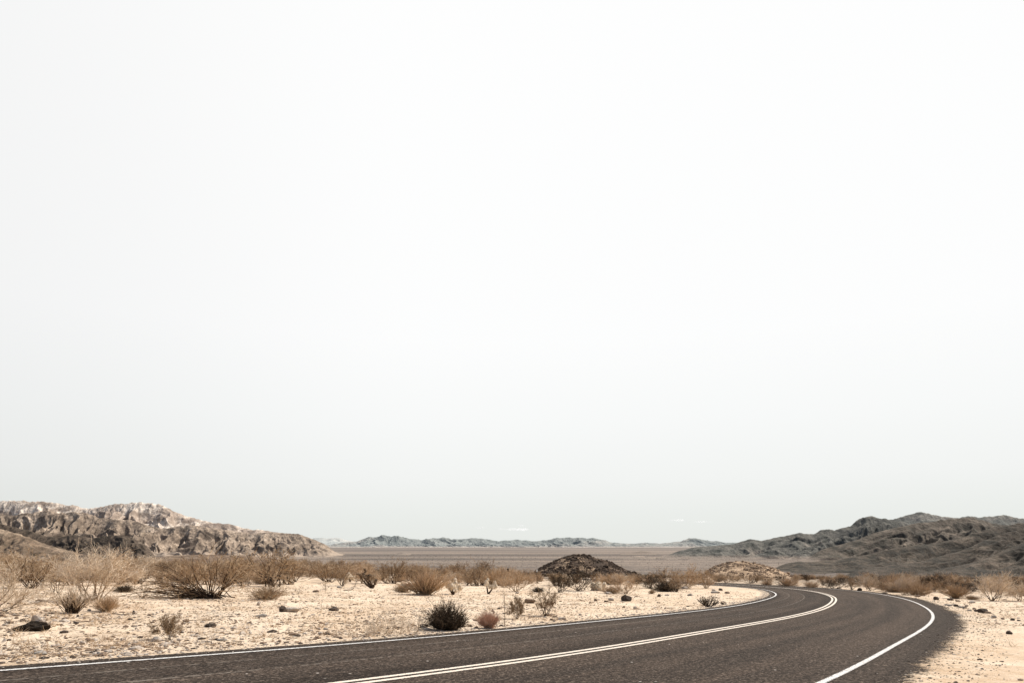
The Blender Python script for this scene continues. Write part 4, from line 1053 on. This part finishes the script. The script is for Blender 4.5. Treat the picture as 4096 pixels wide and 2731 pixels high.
# a little deeper towards the left
lf = WN('ShaderNodeMapRange', interpolation_type='SMOOTHSTEP'); nt.links.new(sp.outputs[0], lf.inputs[0])
for i_, q_ in enumerate((-.75, -.1, .90, 1.0)): lf.inputs[i_ + 1].default_value = q_
sc_ = WN('ShaderNodeVectorMath', operation='SCALE'); nt.links.new(ramp.outputs[0], sc_.inputs[0]); nt.links.new(lf.outputs[0], sc_.inputs['Scale'])
up = WN('ShaderNodeVectorMath', operation='SCALE'); nt.links.new(sc_.outputs[0], up.inputs[0]); up.inputs['Scale'].default_value = 10.0
dt = WN('ShaderNodeVectorMath', operation='DOT_PRODUCT'); nt.links.new(nz.outputs[0], dt.inputs[0]); dt.inputs[1].default_value = (.20, .87, .45)
mr = WN('ShaderNodeMapRange', interpolation_type='SMOOTHSTEP'); nt.links.new(dt.outputs['Value'], mr.inputs[0])
mr.inputs[1].default_value = .30; mr.inputs[2].default_value = .55
mx = WN('ShaderNodeMix', data_type='RGBA'); nt.links.new(mr.outputs[0], mx.inputs[0]); nt.links.new(sky.outputs[0], mx.inputs[6]); nt.links.new(up.outputs[0], mx.inputs[7])
nt.links.new(mx.outputs[2], bg.inputs[0]); nt.links.new(bg.outputs[0], out.inputs[0])

sd = bpy.data.lights.new('sun', 'SUN'); sd.energy = 5.0; sd.angle = R(.53); sd.color = (1.0, .93, .83)
so = bpy.data.objects.new('sun', sd); COL.objects.link(so)
from mathutils import Vector
dirv = Vector((math.cos(R(SUN_EL)) * math.sin(R(SUN_AZ)), math.cos(R(SUN_EL)) * math.cos(R(SUN_AZ)), math.sin(R(SUN_EL))))
so.rotation_euler = dirv.to_track_quat('Z', 'Y').to_euler(); so.location = (30, 20, 40)

cd = bpy.data.cameras.new('camera'); cam = bpy.data.objects.new('camera', cd); COL.objects.link(cam)
cam.location = (0, 0, 0); cam.rotation_euler = (R(90), 0, 0)
cd.lens = 24; cd.sensor_width = 36; cd.shift_y = (YH - 1365.5) / 4096; cd.clip_start = .1; cd.clip_end = 80000
scene.camera = cam
scene.view_settings.view_transform = 'Standard'; scene.view_settings.look = 'None'
scene.view_settings.exposure = 0; scene.view_settings.gamma = 1
scene.render.resolution_x = 1024; scene.render.resolution_y = 682
scene.cycles.max_bounces = 4; scene.cycles.transparent_max_bounces = 24
